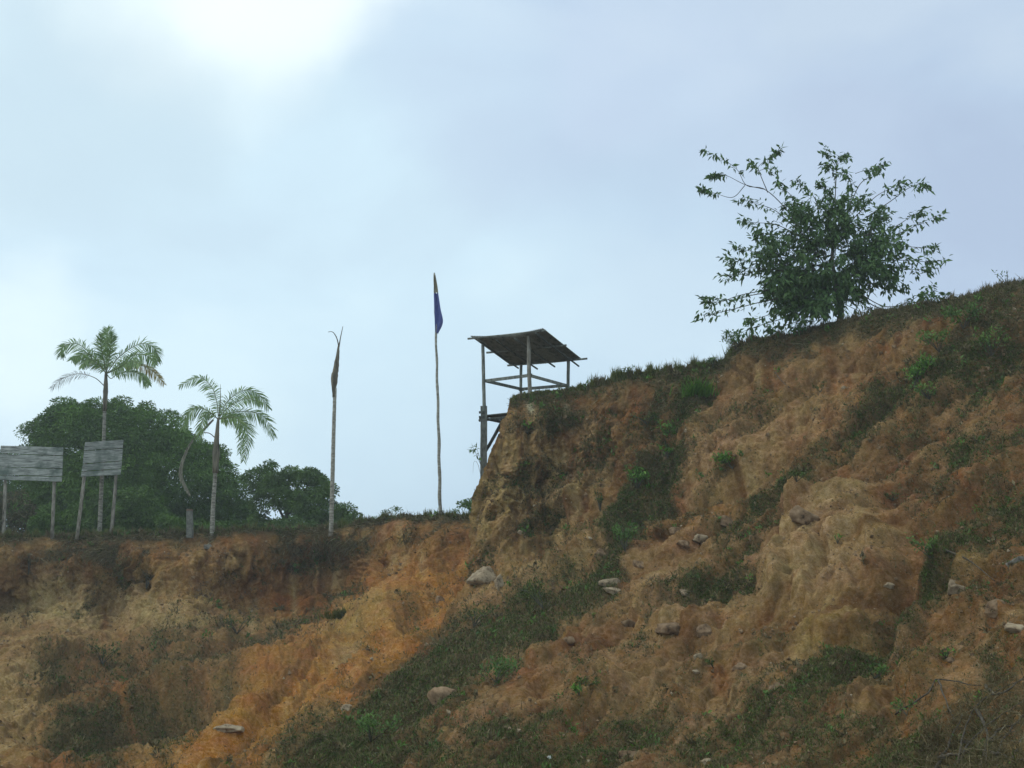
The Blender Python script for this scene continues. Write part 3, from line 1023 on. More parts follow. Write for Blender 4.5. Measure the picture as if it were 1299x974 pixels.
cover_blades(BB, 9000, 9.0, M_drygrass, 'hanging_dry_grass', 'dry grass hanging below the turf of the right crest', 9, thresh=0.1, power=1.0, hang=1.0,
             region=lambda x, y: (y < crestB(x) + 50) * (0.3 + sstep(880, 960, x)))


def clods(b, n, seed, label):
    r = np.random.default_rng(seed)
    m_ = (b['px'] > -20) & (b['px'] < 1320) & (b['py'] < 990) & (b['py'] > b['crest'] + 12)
    m_[:b['nb']] = False; m_[-b['nf']:] = False; m_[:, -1] = False
    q = np.stack([b['px'] / 26.0, b['py'] / 16.0, b['px'] * 0], -1)
    w = m_ * sstep(-0.15, 0.5, fbm(q, 3, seed)) ** 1.5 + m_ * 0.04
    w = w.ravel() / w.sum()
    idx = r.choice(len(w), size=n, p=w)
    pos = b['p'].reshape(-1, 3)[idx]
    nr = b['n'].reshape(-1, 3)[idx]
    oc = np.array([[1, 0, 0], [-1, 0, 0], [0, 1, 0], [0, -1, 0], [0, 0, 1], [0, 0, -1]], float)
    of = np.array([[0, 2, 4], [2, 1, 4], [1, 3, 4], [3, 0, 4], [2, 0, 5], [1, 2, 5], [3, 1, 5], [0, 3, 5]])
    sz = (r.pareto(2.6, n) * 0.7 + 0.6).clip(0.6, 4.2) * pos[:, 1] / FPX
    v = oc[None] * r.uniform(0.45, 1.1, (n, 6, 1)) * sz[:, None, None]
    A_ = np.linalg.qr(r.normal(size=(n, 3, 3)))[0]
    v = np.einsum('nij,njk->nik', v, A_) + (pos + nr * sz[:, None] * 0.15)[:, None]
    f = (np.arange(n)[:, None, None] * 6 + of[None]).reshape(-1, 3)
    return tag(mesh_np('loose_clods', v.reshape(-1, 3), f, M_clod, smooth=False), label, 'earth clods', kind='stuff')


M_clod = leaf_mat('clod_earth', (0.13, 0.08, 0.042), (0.26, 0.175, 0.10), (0.40, 0.32, 0.21), trans=0, rough=0.95, spec=0.05)
def rosettes(b, n, k, seed, mat, label, size=4.0, thresh=0.15):
    pos, nr = sample_cover(b, n, 0.8, thresh, seed)
    m = pos[:, 1] / FPX
    sc = rng.uniform(0.5, 1.6, n)
    pos = np.repeat(pos, k, 0); nr = np.repeat(nr, k, 0); m = np.repeat(m * sc, k)
    d = unit(rand_dirs(n * k) + nr * 0.6 + np.array([0, 0, 0.7]))
    off = rng.normal(size=(n * k, 3)) * (m * 2.0)[:, None]
    L = rng.uniform(0.6, 1.3, n * k) * size * m
    v, f = leaf_mesh(pos + off + nr * (m * 1.6)[:, None], d, unit(nr + rand_dirs(n * k) * 0.5), L, L * rng.uniform(0.35, 0.55, n * k))
    return tag(mesh_np('small_weeds', v, f, mat, smooth=False), label, 'weeds', kind='stuff')


rosettes(BB, 420, 12, 301, M_bush, 'small green weeds dotted over the right hillside')
rosettes(BB, 70, 12, 302, M_fresh, 'bright seedlings dotted over the right hillside', 3.6)
rosettes(BB, 260, 14, 303, M_drygrass, 'straw coloured dead weeds dotted over the right hillside', 5.0, 0.1)
rosettes(BA, 160, 12, 304, M_bush, 'small green weeds dotted over the left bank')
rosettes(BA, 160, 14, 305, M_drygrass, 'straw coloured dead weeds dotted over the left bank', 5.0, 0.1)
clods(BB, 16000, 201, 'loose crumbs of earth and gravel strewn over the right hillside')
clods(BA, 9000, 202, 'loose crumbs of earth and gravel strewn over the left bank')


def crest_grass(b, crest, x0, x1, n, h, mat, label, seed, name='crest_grass', dens=None, depth=0.5, lean=0.35):
    r = np.random.default_rng(seed)
    row = b['nb'] + 1
    pp, xx = b['p'], b['px'][row]
    sel = np.where((xx > x0) & (xx < x1))[0]
    w = np.ones(len(sel))
    q = np.stack([xx[sel] / 9.0, xx[sel] * 0, xx[sel] * 0], -1)
    w *= 0.15 + np.clip(fbm(q, 3, seed) + 0.35, 0, 2)
    if dens is not None:
        w *= dens(xx[sel])
    c = r.choice(sel, size=n, p=w / w.sum())
    rows = b['nb'] + r.integers(-3, 5, n)
    nc = b['px'].shape[1]
    c2 = np.clip(c + 1, 0, nc - 1)
    a = r.random((n, 1)); t = r.random((n, 1))
    pos = pp[rows, c] * (1 - a) + pp[rows, c2] * a
    pos = pos * (1 - t) + (pp[rows - 1, c]) * t
    d = unit(rand_dirs(n) * lean + np.array([0, -0.15, 1.0]))
    m = pos[:, 1] / FPX
    hh = h(xx[c]) if callable(h) else h
    clump = 0.2 + 1.75 * np.clip(0.5 + fbm(np.stack([xx[c] / 5.0, xx[c] * 0 + 3, xx[c] * 0], -1), 2, seed + 3), 0, 1.2)
    L = hh * m * r.uniform(0.4, 1.3, n) * clump
    v, f = blade_mesh(pos, d, rand_dirs(n) * r.uniform(0.1, 0.8, (n, 1)), L, m * r.uniform(0.5, 1.0, n))
    return tag(mesh_np(name, v, f, mat, smooth=False), label, 'grass', kind='stuff')


crest_grass(BA, crestA, -30, 640, 9000, 4.5, M_grass, 'short green and straw grass along the lip of the left plateau', 11)
crest_grass(BA, crestA, -30, 640, 6000, 4.5, M_drygrass, 'short dry grass along the lip of the left plateau', 12)
crest_grass(BB, crestB, 640, 935, 12000, lambda x: 2.6 + 4.2 * sstep(700, 780, x), M_grass, 'green turf along the shelter end of the hill crest', 13)
crest_grass(BB, crestB, 640, 1320, 14000, lambda x: 2.4 + 2.8 * sstep(700, 780, x), M_drygrass, 'dry grass along the crest of the right hillside', 14)

# ------------------------------------------------------------------ rocks


def ico(sub=3):
    import bmesh
    bm = bmesh.new()
    bmesh.ops.create_icosphere(bm, subdivisions=sub, radius=1)
    v = np.array([x.co[:] for x in bm.verts]); f = np.array([[x.index for x in q.verts] for q in bm.faces])
    bm.free()
    return v, f


ICO_V, ICO_F = ico(4)


def rock(px, py, w, h, mat, label, cat='rock', name='rock', depth=0.8, ang=0, sink=0.25, seed=None, group=None):
    hp = hit(px, py)
    if hp is None:
        return
    loc, nrm, _ = hp
    Y = loc.y
    m = Y / FPX
    seed = seed if seed is not None else int(px * 7 + py)
    rr = np.random.default_rng(seed)
    pl = unit(rr.normal(size=(15, 3)))
    hk = rr.uniform(0.62, 1.0, 15)
    dots = np.clip(ICO_V @ pl.T, 1e-3, None)
    rad = np.minimum((hk[None] / dots).min(1), 1.25)
    v = ICO_V * rad[:, None]
    v = v * (1 + fbm(v * 1.1 + seed * 3.1, 3, seed) * 0.22 + fbm(v * 4 + seed, 4, seed + 5, 0.6) * 0.13)[:, None]
    v[:, 2] = np.where(v[:, 2] < -0.5, -0.5, v[:, 2])
    half = np.array([w / 2 * m, w / 2 * m * depth, h / 2 * m]) * 1.02
    v = v * half
    c, s = math.cos(R(ang)), math.sin(R(ang))
    x, z = v[:, 0] * c + v[:, 2] * s, -v[:, 0] * s + v[:, 2] * c
    v = np.stack([x, v[:, 1], z], -1)
    o = mesh_np(name, v, ICO_F, mat, smooth=True)
    o.location = loc - nrm * float(min(half[1], half[2])) * 0.25 + Vector((0, 0.1 * float(half[1]), -float(half[2]) * 0.18))
    return tag(o, label, cat, group)


PL, BR, GR = M_rock, M_rock_brown, M_rock_grey
ROCKS = [
    (618, 729, 42, 34, PL, 0, 'large pale lumpy boulder at the foot of the shelter bluff'),
    (634, 741, 13, 27, PL, 8, 'narrow upright pale stone leaning beside the large boulder under the bluff'),
    (559, 762, 20, 14, BR, -20, 'small tan rock stuck in the orange face left of the large boulder'),
    (889, 683, 33, 22, PL, -28, 'pale pointed rock lying alone high on the slip slope'),
    (868, 690, 22, 13, BR, -25, 'brown rock lying just below left of the pale pointed rock'),
    (922, 664, 34, 16, BR, -20, 'flat pinkish stone up the slope from the pale pointed rock'),
    (775, 738, 26, 20, PL, -20, 'pale rounded rock on the edge of the grassy gully'),
    (783, 750, 34, 14, PL, -22, 'low pale slab under the rounded rock on the gully edge'),
    (566, 886, 44, 26, BR, -15, 'broad tan boulder capped with dry grass low in the green gully'),
    (852, 795, 44, 26, BR, -12, 'wide brown boulder in the row left of the pale mound'),
    (893, 800, 32, 22, BR, -10, 'rounded greyish boulder between the wide brown boulder and the pale mound'),
    (872, 753, 20, 12, PL, -20, 'small pale stone above the row of boulders left of the mound'),
    (886, 832, 14, 11, PL, -10, 'small round pale stone below the rounded greyish boulder'),
    (882, 851, 13, 8, PL, -15, 'smallest flat pale stone below the row of boulders'),
    (1020, 655, 36, 34, BR, -30, 'pinkish rock knob at the upper left shoulder of the pale mound'),
    (1212, 746, 30, 24, PL, 0, 'pale knob of rock in dark soil between the mound and the right edge'),
    (1263, 773, 30, 26, BR, 10, 'brown faceted rock left of the whitish stone at the right edge'),
    (1287, 796, 30, 16, PL, 0, 'whitish stone at the right edge of the picture'),
    (1290, 712, 28, 24, GR, -10, 'grey rock outcrop at the right edge above the whitish stone'),
    (858, 672, 18, 16, BR, 0, 'brown cobble wedged at the head of the grassy gully under the bluff'),
    (800, 958, 30, 14, BR, 0, 'flat brown stone half hidden in grass on the bottom slope'),
    (895, 966, 16, 10, PL, 0, 'small pale stone in the grass at the bottom edge'),
    (440, 901, 22, 16, PL, -20, 'pale stone on the boundary of orange slope and green gully'),
    (292, 924, 34, 11, PL, 0, 'flat whitish slab lying on the orange slope at lower left'),
    (264, 693, 14, 9, GR, 0, 'light grey stone on the upper face below the concrete stump'),
    (1205, 838, 16, 10, BR, 0, 'small brown stone beside the bright seedling on the dark slope'),
    (648, 926, 10, 8, PL, 0, 'tiny pale pebble in the grass at the bottom centre'),
    (570, 905, 14, 9, PL, -20, 'small pale stone just below the broad tan boulder'),
    (541, 818, 12, 9, BR, 0, 'small brown stone in the upper green gully'),
    (608, 790, 14, 9, PL, -20, 'small tan stone amid creepers under the leaning stone'),
    (762, 703, 22, 16, BR, -20, 'tan stone on the right edge of the gully above the pale rounded rock'),
    (812, 716, 24, 16, BR, -25, 'tan stone between the gully and the pale pointed rock'),
    (800, 792, 26, 16, BR, -25, 'tan stone left of the wide brown boulder in the middle of the slope'),
    (938, 846, 20, 13, BR, -15, 'tan stone below and left of the foot of the pale mound'),
    (990, 872, 26, 16, BR, -20, 'brownish stone under the ochre foot of the mound'),
    (722, 812, 18, 12, BR, -20, 'small tan stone at the edge of the creepers left of the bare slope'),
    (1128, 742, 16, 12, PL, -20, 'small pale stone at the dark right flank of the mound'),
]
for (x, y, w, h, mt, a, lb) in ROCKS:
    if mt is not None:
        rock(x, y, w, h, mt, lb, ang=-a)
rock(697, 963, 12, 8, M_white, 'small white scrap lying in the grass at bottom centre', 'litter', 'litter_scrap', ang=10, depth=0.5)
rock(477, 957, 13, 6, M_white, 'flat whitish scrap in the grass at the bottom of the green gully', 'litter', 'litter_scrap', ang=-10, depth=0.5)
rock(903, 652, 0.1, 0.1, M_white, 'x', 'x') if False else None


# ------------------------------------------------------------------ shrubs on the slope


def sprig(px, py, w, h, n, mat, label, name='shrub', cat='shrub', leaf=5.0, up=0.8, stems=5, which='AB', lift=0.0, group=None):
    hp = hit(px, py + h * 0.35, which)
    if hp is None:
        return
    loc, nrm, _ = hp
    m = loc.y / FPX
    t = thing(name, loc, label, cat, group)
    base = np.array(loc) + np.array(nrm) * 0.02
    W, H = w * m, h * m
    mb = MB()
    pos, dr = [], []
    for k in range(stems):
        a = rng.uniform(0, 2 * math.pi)
        tip = base + np.array([math.cos(a) * W * 0.45, math.sin(a) * W * 0.3, 0]) + np.array(nrm) * W * 0.25 + np.array([0, 0, H * rng.uniform(0.5, 0.95)])
        mid = (base + tip) / 2 + np.array([0, 0, H * 0.15]) + rand_dirs(1)[0] * W * 0.08
        pts = spline([base, mid, tip], 7)
        mb.tube(pts, np.linspace(0.010, 0.004, 7) * m * 60, 4)
        nn = max(3, n // stems)
        s = rng.uniform(0.25, 1, nn) ** 0.7
        ii = np.clip((s * 6).astype(int), 0, 5)
        q = pts[ii] + (pts[ii + 1] - pts[ii]) * (s * 6 - ii)[:, None]
        pos.append(q + rng.normal(size=(nn, 3)) * W * 0.09)
        dr.append(unit(rand_dirs(nn) + np.array([0, 0, up]) + unit(pts[ii + 1] - pts[ii]) * 0.4))
    mb.build('stem', M_stem, t)
    pos, dr = np.concatenate(pos), np.concatenate(dr)
    L = rng.uniform(0.6, 1.3, len(pos)) * leaf * m
    v, f = leaf_mesh(pos, dr, unit(rand_dirs(len(pos)) * 0.6 + np.array([0, -0.4, 1])), L, L * 0.42)
    mesh_np('foliage', v, f, mat, t, smooth=False)
    return t


SHRUBS = [
    (668, 545, 22, 16, 60, 'fresh', 'small bright green plant high on the bluff below the shelter'),
    (886, 492, 46, 32, 260, 'grass', 'tuft of long green grass below the crest between shelter and tree'),
    (846, 560, 34, 26, 110, 'fresh', 'bright green shrub at the top of the gully below the grass tuft'),
    (808, 612, 26, 24, 120, 'fresh', 'yellow green seedling in the gully, left of the round shrub on the pinkish face'),
    (822, 535, 34, 14, 90, 'dull', 'low green plant under the crest left of the gully shrub'),
    (930, 590, 34, 14, 170, 'fresh', 'round green shrub growing on the pinkish face at centre right'),
    (848, 577, 14, 12, 40, 'fresh', 'small pale green seedling just under the gully shrub'),
    (1222, 408, 50, 26, 240, 'green', 'dark green bush near the top of the slope by the right edge'),
    (1192, 438, 40, 26, 170, 'green', 'dark green bush midway between the upper bush and the bright bush'),
    (1160, 480, 48, 36, 300, 'fresh', 'bright green leafy bush spreading on the slope below the tree'),
    (1180, 500, 30, 20, 90, 'green', 'dark green plant at the lower right of the bright leafy bush'),
    (1258, 445, 50, 24, 130, 'green', 'sparse dark shrub left of the right edge under the crest'),
    (1062, 687, 11, 9, 14, 'fresh', 'tiny bright seedling on top of the pale mound'),
    (1198, 833, 22, 13, 22, 'fresh', 'bright green broad-leaved seedling on the dark lower right slope'),
    (1010, 608, 24, 10, 60, 'dull', 'low dull plant on the slope above the pinkish knob'),
    (1132, 632, 22, 10, 60, 'dull', 'dull green plant on the slope above the pale mound'),
    (735, 866, 34, 16, 140, 'dull', 'dull green tussock under a brown ledge of the lower slope'),
    (1185, 702, 44, 26, 150, 'green', 'green weeds at the right flank of the pale mound'),
    (1108, 858, 28, 12, 60, 'green', 'small green plant on the dark slope below the ochre patch'),
    (1152, 905, 30, 12, 50, 'green', 'dark leaved seedling under the reddish hump above the dead roots'),
    (905, 845, 18, 10, 40, 'dull', 'small dull plant just right of the small round pale stone'),
    (762, 640, 10, 26, 60, 'dull', 'thin dull weed on the bluff face left of the gully'),
    (793, 690, 30, 30, 160, 'green', 'green weeds at the bend of the gully below the seedling'),
    (432, 778, 46, 22, 240, 'grass', 'clump of long green grass at the foot of the reddish notch'),
    (600, 790, 40, 20, 160, 'dull', 'dull creeping shrub beside the leaning pale stone'),
    (690, 765, 60, 24, 260, 'dull', 'dark creeping shrub under the shelter bluff'),
    (628, 860, 50, 20, 200, 'green', 'green shrub patch in the middle of the green gully'),
    (470, 935, 60, 20, 220, 'green', 'green shrub patch at the bottom left of the gully'),
    (300, 800, 40, 14, 120, 'dull', 'dull shrub patch on the slumped shelf of the left bank'),
    (130, 838, 46, 16, 150, 'dull', 'dull shrub patch on the left side of the slumped shelf'),
    (185, 740, 14, 20, 70, 'dry', 'dry brown plant hanging in a niche of the left face'),
    (145, 715, 24, 30, 110, 'dry', 'dry plant hanging under the lip below the narrow signboard'),
    (35, 720, 16, 26, 70, 'dry', 'dry plant hanging on the face below the wide signboard'),
    (735, 880, 16, 8, 40, 'fresh', 'small fresh plant by the tussock on the lower slope'),
    (1040, 495, 20, 8, 50, 'dull', 'low dull plant on the bare patch beneath the tree'),
]
MATS = {'fresh': M_fresh, 'green': M_bush, 'dull': M_cover, 'dry': M_coverdry}
for (x, y, w, h, n, kd, lb) in SHRUBS:
    if kd == 'grass':
        hp = hit(x, y + h * 0.3)
        loc, nrm, _ = hp
        m = loc.y / FPX
        t = thing('grass_clump', loc, lb, 'grass clump')
        pos = np.array(loc) + rng.normal(size=(n, 3)) * np.array([w * 0.22 * m, 0.05, 0.06 * m * h])
        d = unit(rand_dirs(n) * 0.45 + np.array([0, -0.35, 1]))
        v, f = blade_mesh(pos, d, unit(rand_dirs(n) + np.array([0, -0.4, -0.8])) * 0.8, rng.uniform(0.4, 0.9, n) * h * m, np.full(n, 1.3 * m))
        mesh_np('foliage', v, f, M_fresh if x > 500 else M_grass, t, smooth=False)
    else:
        sprig(x, y, w, h, int(n * 1.3), MATS[kd], lb, leaf=5.5 if kd in ('fresh', 'green') else 4.0, stems=6 if n > 50 else 3)
# twigs standing on the crest
for (x, y, w, h, n, lb) in [(600, 352, 30, 16, 0, ''), (797, 468, 16, 12, 26, 'spiky sprig standing on the crest right of the shelter'),
                            (906, 458, 14, 12, 30, 'little weed on the crest just left of the step up to the tree'),
                            (1277, 349, 28, 16, 24, 'thin leafy sprig on the skyline at the far right'),
                            (1180, 384, 22, 10, 60, 'low plant on the skyline right of the tree'),
                            (935, 440, 26, 24, 160, 'bushy tuft on the step of the crest left of the tree')]:
    if n:
        c = crestB(x)
        sprig(x, c - h * 0.35 + 3, w, h, n, M_bush if n > 30 else M_tree, lb, leaf=5, stems=4)


# twig beside the big support post, growing from the bluff edge
def px_path(pts, Y, n=8):
    return spline([np.array(P(x, y, Y + (z if len(q) > 2 else 0))) for q in pts for (x, y, z) in [tuple(q) + (0,) * (3 - len(q))]], n)


def twig(paths, Y, mat, label, name, cat, leaf=6, per=7, rad=0.008, wood=None):
    t = thing(name, px_path(paths[0], Y)[0], label, cat)
    mb = MB()
    pos, dr = [], []
    for p in paths:
        q = px_path(p, Y, 8)
        mb.tube(q, np.linspace(rad, rad * 0.4, 8), 5)
        if per:
            s = rng.uniform(0.35, 1, per); i = np.clip((s * 7).astype(int), 0, 6)
            pos.append(q[i]); dr.append(unit(q[i + 1] - q[i]) * 0.7 + rand_dirs(per) * 0.8 + np.array([0, 0, -0.5]))
    mb.build('stem', wood or M_stem, t)
    if per:
        pos, dr = np.concatenate(pos), np.concatenate(dr)
        L = rng.uniform(0.7, 1.3, len(pos)) * leaf * Y / FPX
        v, f = leaf_mesh(pos, dr, rand_dirs(len(pos)) * 0.5 + np.array([0, -0.5, 1]), L, L * 0.4)
        mesh_np('foliage', v, f, mat, t, smooth=False)
    return t


twig([[(616, 600), (606, 580), (598, 562)], [(610, 590), (602, 572), (592, 570)], [(612, 594), (606, 572), (604, 566)]], 26.2 * S, M_bush,
     'small leafy twig growing out left of the thick support post', 'sapling', 'sapling', leaf=6, per=9)
twig([[(612, 612), (606, 588), (601, 586), (600, 600)]], 26.3 * S, M_bush, 'bare hooked twig below the leafy twig at the bluff edge', 'twig', 'twig', per=0, rad=0.007)

# ------------------------------------------------------------------ leafy crowns built from clumps


def crown(outline, Yc, thick, nclump, r0, leaves, leafsize, gaps=(), back=0.25, seed=1, flat=0.6):
    """leaf clumps spread over and through the volume under an outline given in photo pixels"""
    r = np.random.default_rng(seed)
    poly = np.array(outline, float)
    x0, x1 = poly[:, 0].min(), poly[:, 0].max()
    y0, y1 = poly[:, 1].min(), poly[:, 1].max()

    def inside(x, y):
        c = False
        j = len(poly) - 1
        for i in range(len(poly)):
            if (poly[i, 1] > y) != (poly[j, 1] > y) and x < (poly[j, 0] - poly[i, 0]) * (y - poly[i, 1]) / (poly[j, 1] - poly[i, 1]) + poly[i, 0]:
                c = not c
            j = i
        return c

    def edge(x, y):
        best = 1e9
        for i in range(len(poly)):
            a, b = poly[i], poly[(i + 1) % len(poly)]
            d = b - a
            t = np.clip(((x - a[0]) * d[0] + (y - a[1]) * d[1]) / (d @ d + 1e-9), 0, 1)
            best = min(best, math.hypot(x - a[0] - t * d[0], y - a[1] - t * d[1]))
        return best
    m = Yc / FPX
    V_, F_, n0 = [], [], 0
    cnt = 0
    tries = 0
    half = min(x1 - x0, (y1 - y0) * 1.6) / 2
    while cnt < nclump and tries < nclump * 40:
        tries += 1
        x, y = r.uniform(x0, x1), r.uniform(y0, y1)
        if not inside(x, y):
            continue
        if any(((x - g[0]) / g[2]) ** 2 + ((y - g[1]) / g[3]) ** 2 < 1 for g in gaps):
            continue
        e = edge(x, y)
        rr = r0 * r.uniform(0.6, 1.4)
        if e < rr / m * 0.55:
            rr *= 0.62
            if e < rr / m * 0.3 and y > y0 + 8:
                continue
        b = math.sqrt(max(0, 1 - (1 - min(e / half, 1)) ** 2))
        s = -1 if r.random() > back else r.uniform(-0.6, 0.9)
        Yk = Yc + s * thick * b * r.uniform(0.8, 1.0)
        c = P(x, y, Yk)
        n = int(leaves * (rr / r0) ** 2)
        d = unit(r.normal(size=(n, 3)) * np.array([1, 1, 0.8]) + np.array([0, -0.35, 0.7]))
        rad = rr * r.uniform(0.7, 1.05, (n, 1))
        pos = c + d * rad * np.array([1.15, 1.0, flat + 0.15])
        ld = unit(d * 0.9 + np.array([0, 0, -0.55]) + r.normal(size=(n, 3)) * 0.35)
        L = leafsize * r.uniform(0.6, 1.3, n)
        v, f = leaf_mesh(pos, ld, unit(d + r.normal(size=(n, 3)) * 0.35), L, L * r.uniform(0.32, 0.48, n))
        V_.append(v); F_.append(f + n0); n0 += len(v)
        cnt += 1
    return np.concatenate(V_), np.concatenate(F_)


def tree_thing(name, label, cat, base_px, Yc, outline, thick, nclump, r0, leaves, leafsize, mat, trunk_r=0.2, limbs=5, **kw):
    g = ground_at(base_px, Yc)
    t = thing(name, g, label, cat, kw.pop('group', None))
    v, f = crown(outline, Yc, thick, nclump, r0, leaves, leafsize, **kw)
    mesh_np('crown', v, f, mat, t, smooth=False)
    mb = MB()
    poly = np.array(outline, float)
    cx = poly[:, 0].mean(); cy = poly[:, 1].mean(); top = poly[:, 1].min()
    c0 = P(base_px, cy, Yc)
    g = np.array(g)
    mid = g + (c0 - g) * 0.5
    mb.tube(spline([g - np.array([0, 0, 0.2]), mid, c0], 8), np.linspace(trunk_r, trunk_r * 0.5, 8), 8, jit=0.1)
    for k in range(limbs):
        fx = poly[:, 0].min() + (k + 0.5) / limbs * np.ptp(poly[:, 0])
        tgt = P(fx * 0.8 + cx * 0.2, top * 0.55 + cy * 0.45, Yc - thick * 0.3 * rng.uniform(-1, 1))
        s = g + (c0 - g) * rng.uniform(0.25, 0.6)
        mb.tube(spline([s, (s + tgt) / 2 + np.array([0, 0, 0.2]), tgt], 7), np.linspace(trunk_r * 0.45, trunk_r * 0.12, 7), 6, jit=0.1)
    mb.build('trunk', M_bark, t, smooth=True)
    return t


YM = 46 * S
tree_thing('mango_tree', 'big dense dark green domed tree behind the signboards and palms', 'tree', 165, YM,
           [(24, 690), (18, 640), (28, 600), (25, 570), (32, 547), (45, 532), (62, 523), (78, 512), (92, 507), (108, 511), (128, 512), (150, 508), (168, 512), (188, 512), (206, 520),
            (220, 521), (233, 531), (238, 550), (250, 558), (258, 566), (270, 564), (282, 572), (286, 588), (298, 603), (309, 620), (319, 645), (326, 690)],
           4.2, 620, 0.66, 420, 0.155, M_mango, trunk_r=0.45, gaps=[(207, 607, 4, 4)], seed=3)
tree_thing('leafy_tree', 'smaller looser tree with sky showing through, right of the curved palm', 'tree', 365, 43 * S,
           [(312, 690), (322, 640), (310, 612), (304, 594), (318, 600), (330, 594), (345, 588), (362, 596), (372, 592), (382, 600), (394, 594), (406, 603), (416, 610), (426, 626), (428, 650), (424, 690)],
           2.0, 170, 0.38, 200, 0.16, M_far, trunk_r=0.16, gaps=[(345, 655, 7, 6), (372, 662, 7, 6), (330, 648, 5, 5), (398, 648, 5, 4), (318, 625, 5, 7)], seed=5)
tree_thing('distant_tree', 'low tree crown at the left frame edge behind the wide signboard', 'tree', 5, 52 * S,
           [(-60, 690), (-60, 590), (-20, 575), (8, 574), (22, 566), (28, 690)], 2.5, 120, 0.6, 260, 0.17, M_far, trunk_r=0.25, seed=9)
BUSHES = [
    ([(418, 690), (420, 652), (430, 642), (444, 640), (452, 650), (460, 662), (464, 690)], 42, M_far, 60, 0.28, 80, 'low green bush on the plateau just right of the dead palm trunk'),
    ([(476, 690), (472, 660), (478, 646), (492, 638), (506, 644), (512, 654), (516, 690)], 44, M_far, 22, 0.2, 40, 'sparse pale bush on the skyline between dead palm and flagpole'),
    ([(572, 690), (572, 650), (584, 640), (592, 632), (606, 630), (620, 650), (620, 690)], 42, M_mango, 40, 0.25, 80, 'dark bush tip at the foot of the bluff right of the flagpole'),
    ([(545, 690), (548, 660), (556, 652), (566, 648), (572, 656), (575, 690)], 41, M_far, 6, 0.12, 30, 'few low leaves on the lip beside the flagpole foot'),
    ([(-30, 700), (-20, 636), (10, 622), (34, 628), (44, 650), (48, 700)], 38, M_dryb, 60, 0.35, 90, 'olive and brown bush under the wide signboard'),
    ([(36, 700), (40, 656), (60, 644), (80, 652), (96, 640), (112, 656), (116, 700)], 37.5, M_bush, 70, 0.34, 90, 'bright green bush between the two signboards'),
    ([(140, 700), (142, 640), (160, 618), (178, 610), (196, 632), (210, 650), (214, 700)], 38.5, M_bush, 90, 0.36, 100, 'tall light green bush right of the narrow signboard'),
    ([(196, 700), (200, 660), (212, 650), (230, 660), (236, 700)], 37.5, M_bush, 40, 0.3, 80, 'small rounded bush just left of the concrete stump'),
    ([(110, 700), (114, 630), (130, 618), (146, 640), (150, 700)], 39.5, M_bush, 50, 0.32, 90, 'green bush seen between the legs of the narrow signboard'),
    ([(250, 700), (252, 664), (290, 660), (316, 664), (330, 700)], 38, M_mango, 60, 0.3, 80, 'dark low bush behind the foot of the curved palm'),
    ([(334, 700), (340, 662), (370, 655), (400, 660), (410, 700)], 40, M_far, 50, 0.26, 70, 'low undergrowth beneath the smaller loose tree'),
]
for i, (ol, Yb, mt, nc, r0, lv, lb) in enumerate(BUSHES):
    bx = np.mean([p[0] for p in ol])
    tree_thing('bush', lb, 'bush', bx, Yb * S, ol, 0.9, nc, r0, int(lv * 1.7), 0.14, mt, trunk_r=0.05, limbs=3, seed=20 + i)

# ------------------------------------------------------------------ the broad-leaved tree on the hill crest


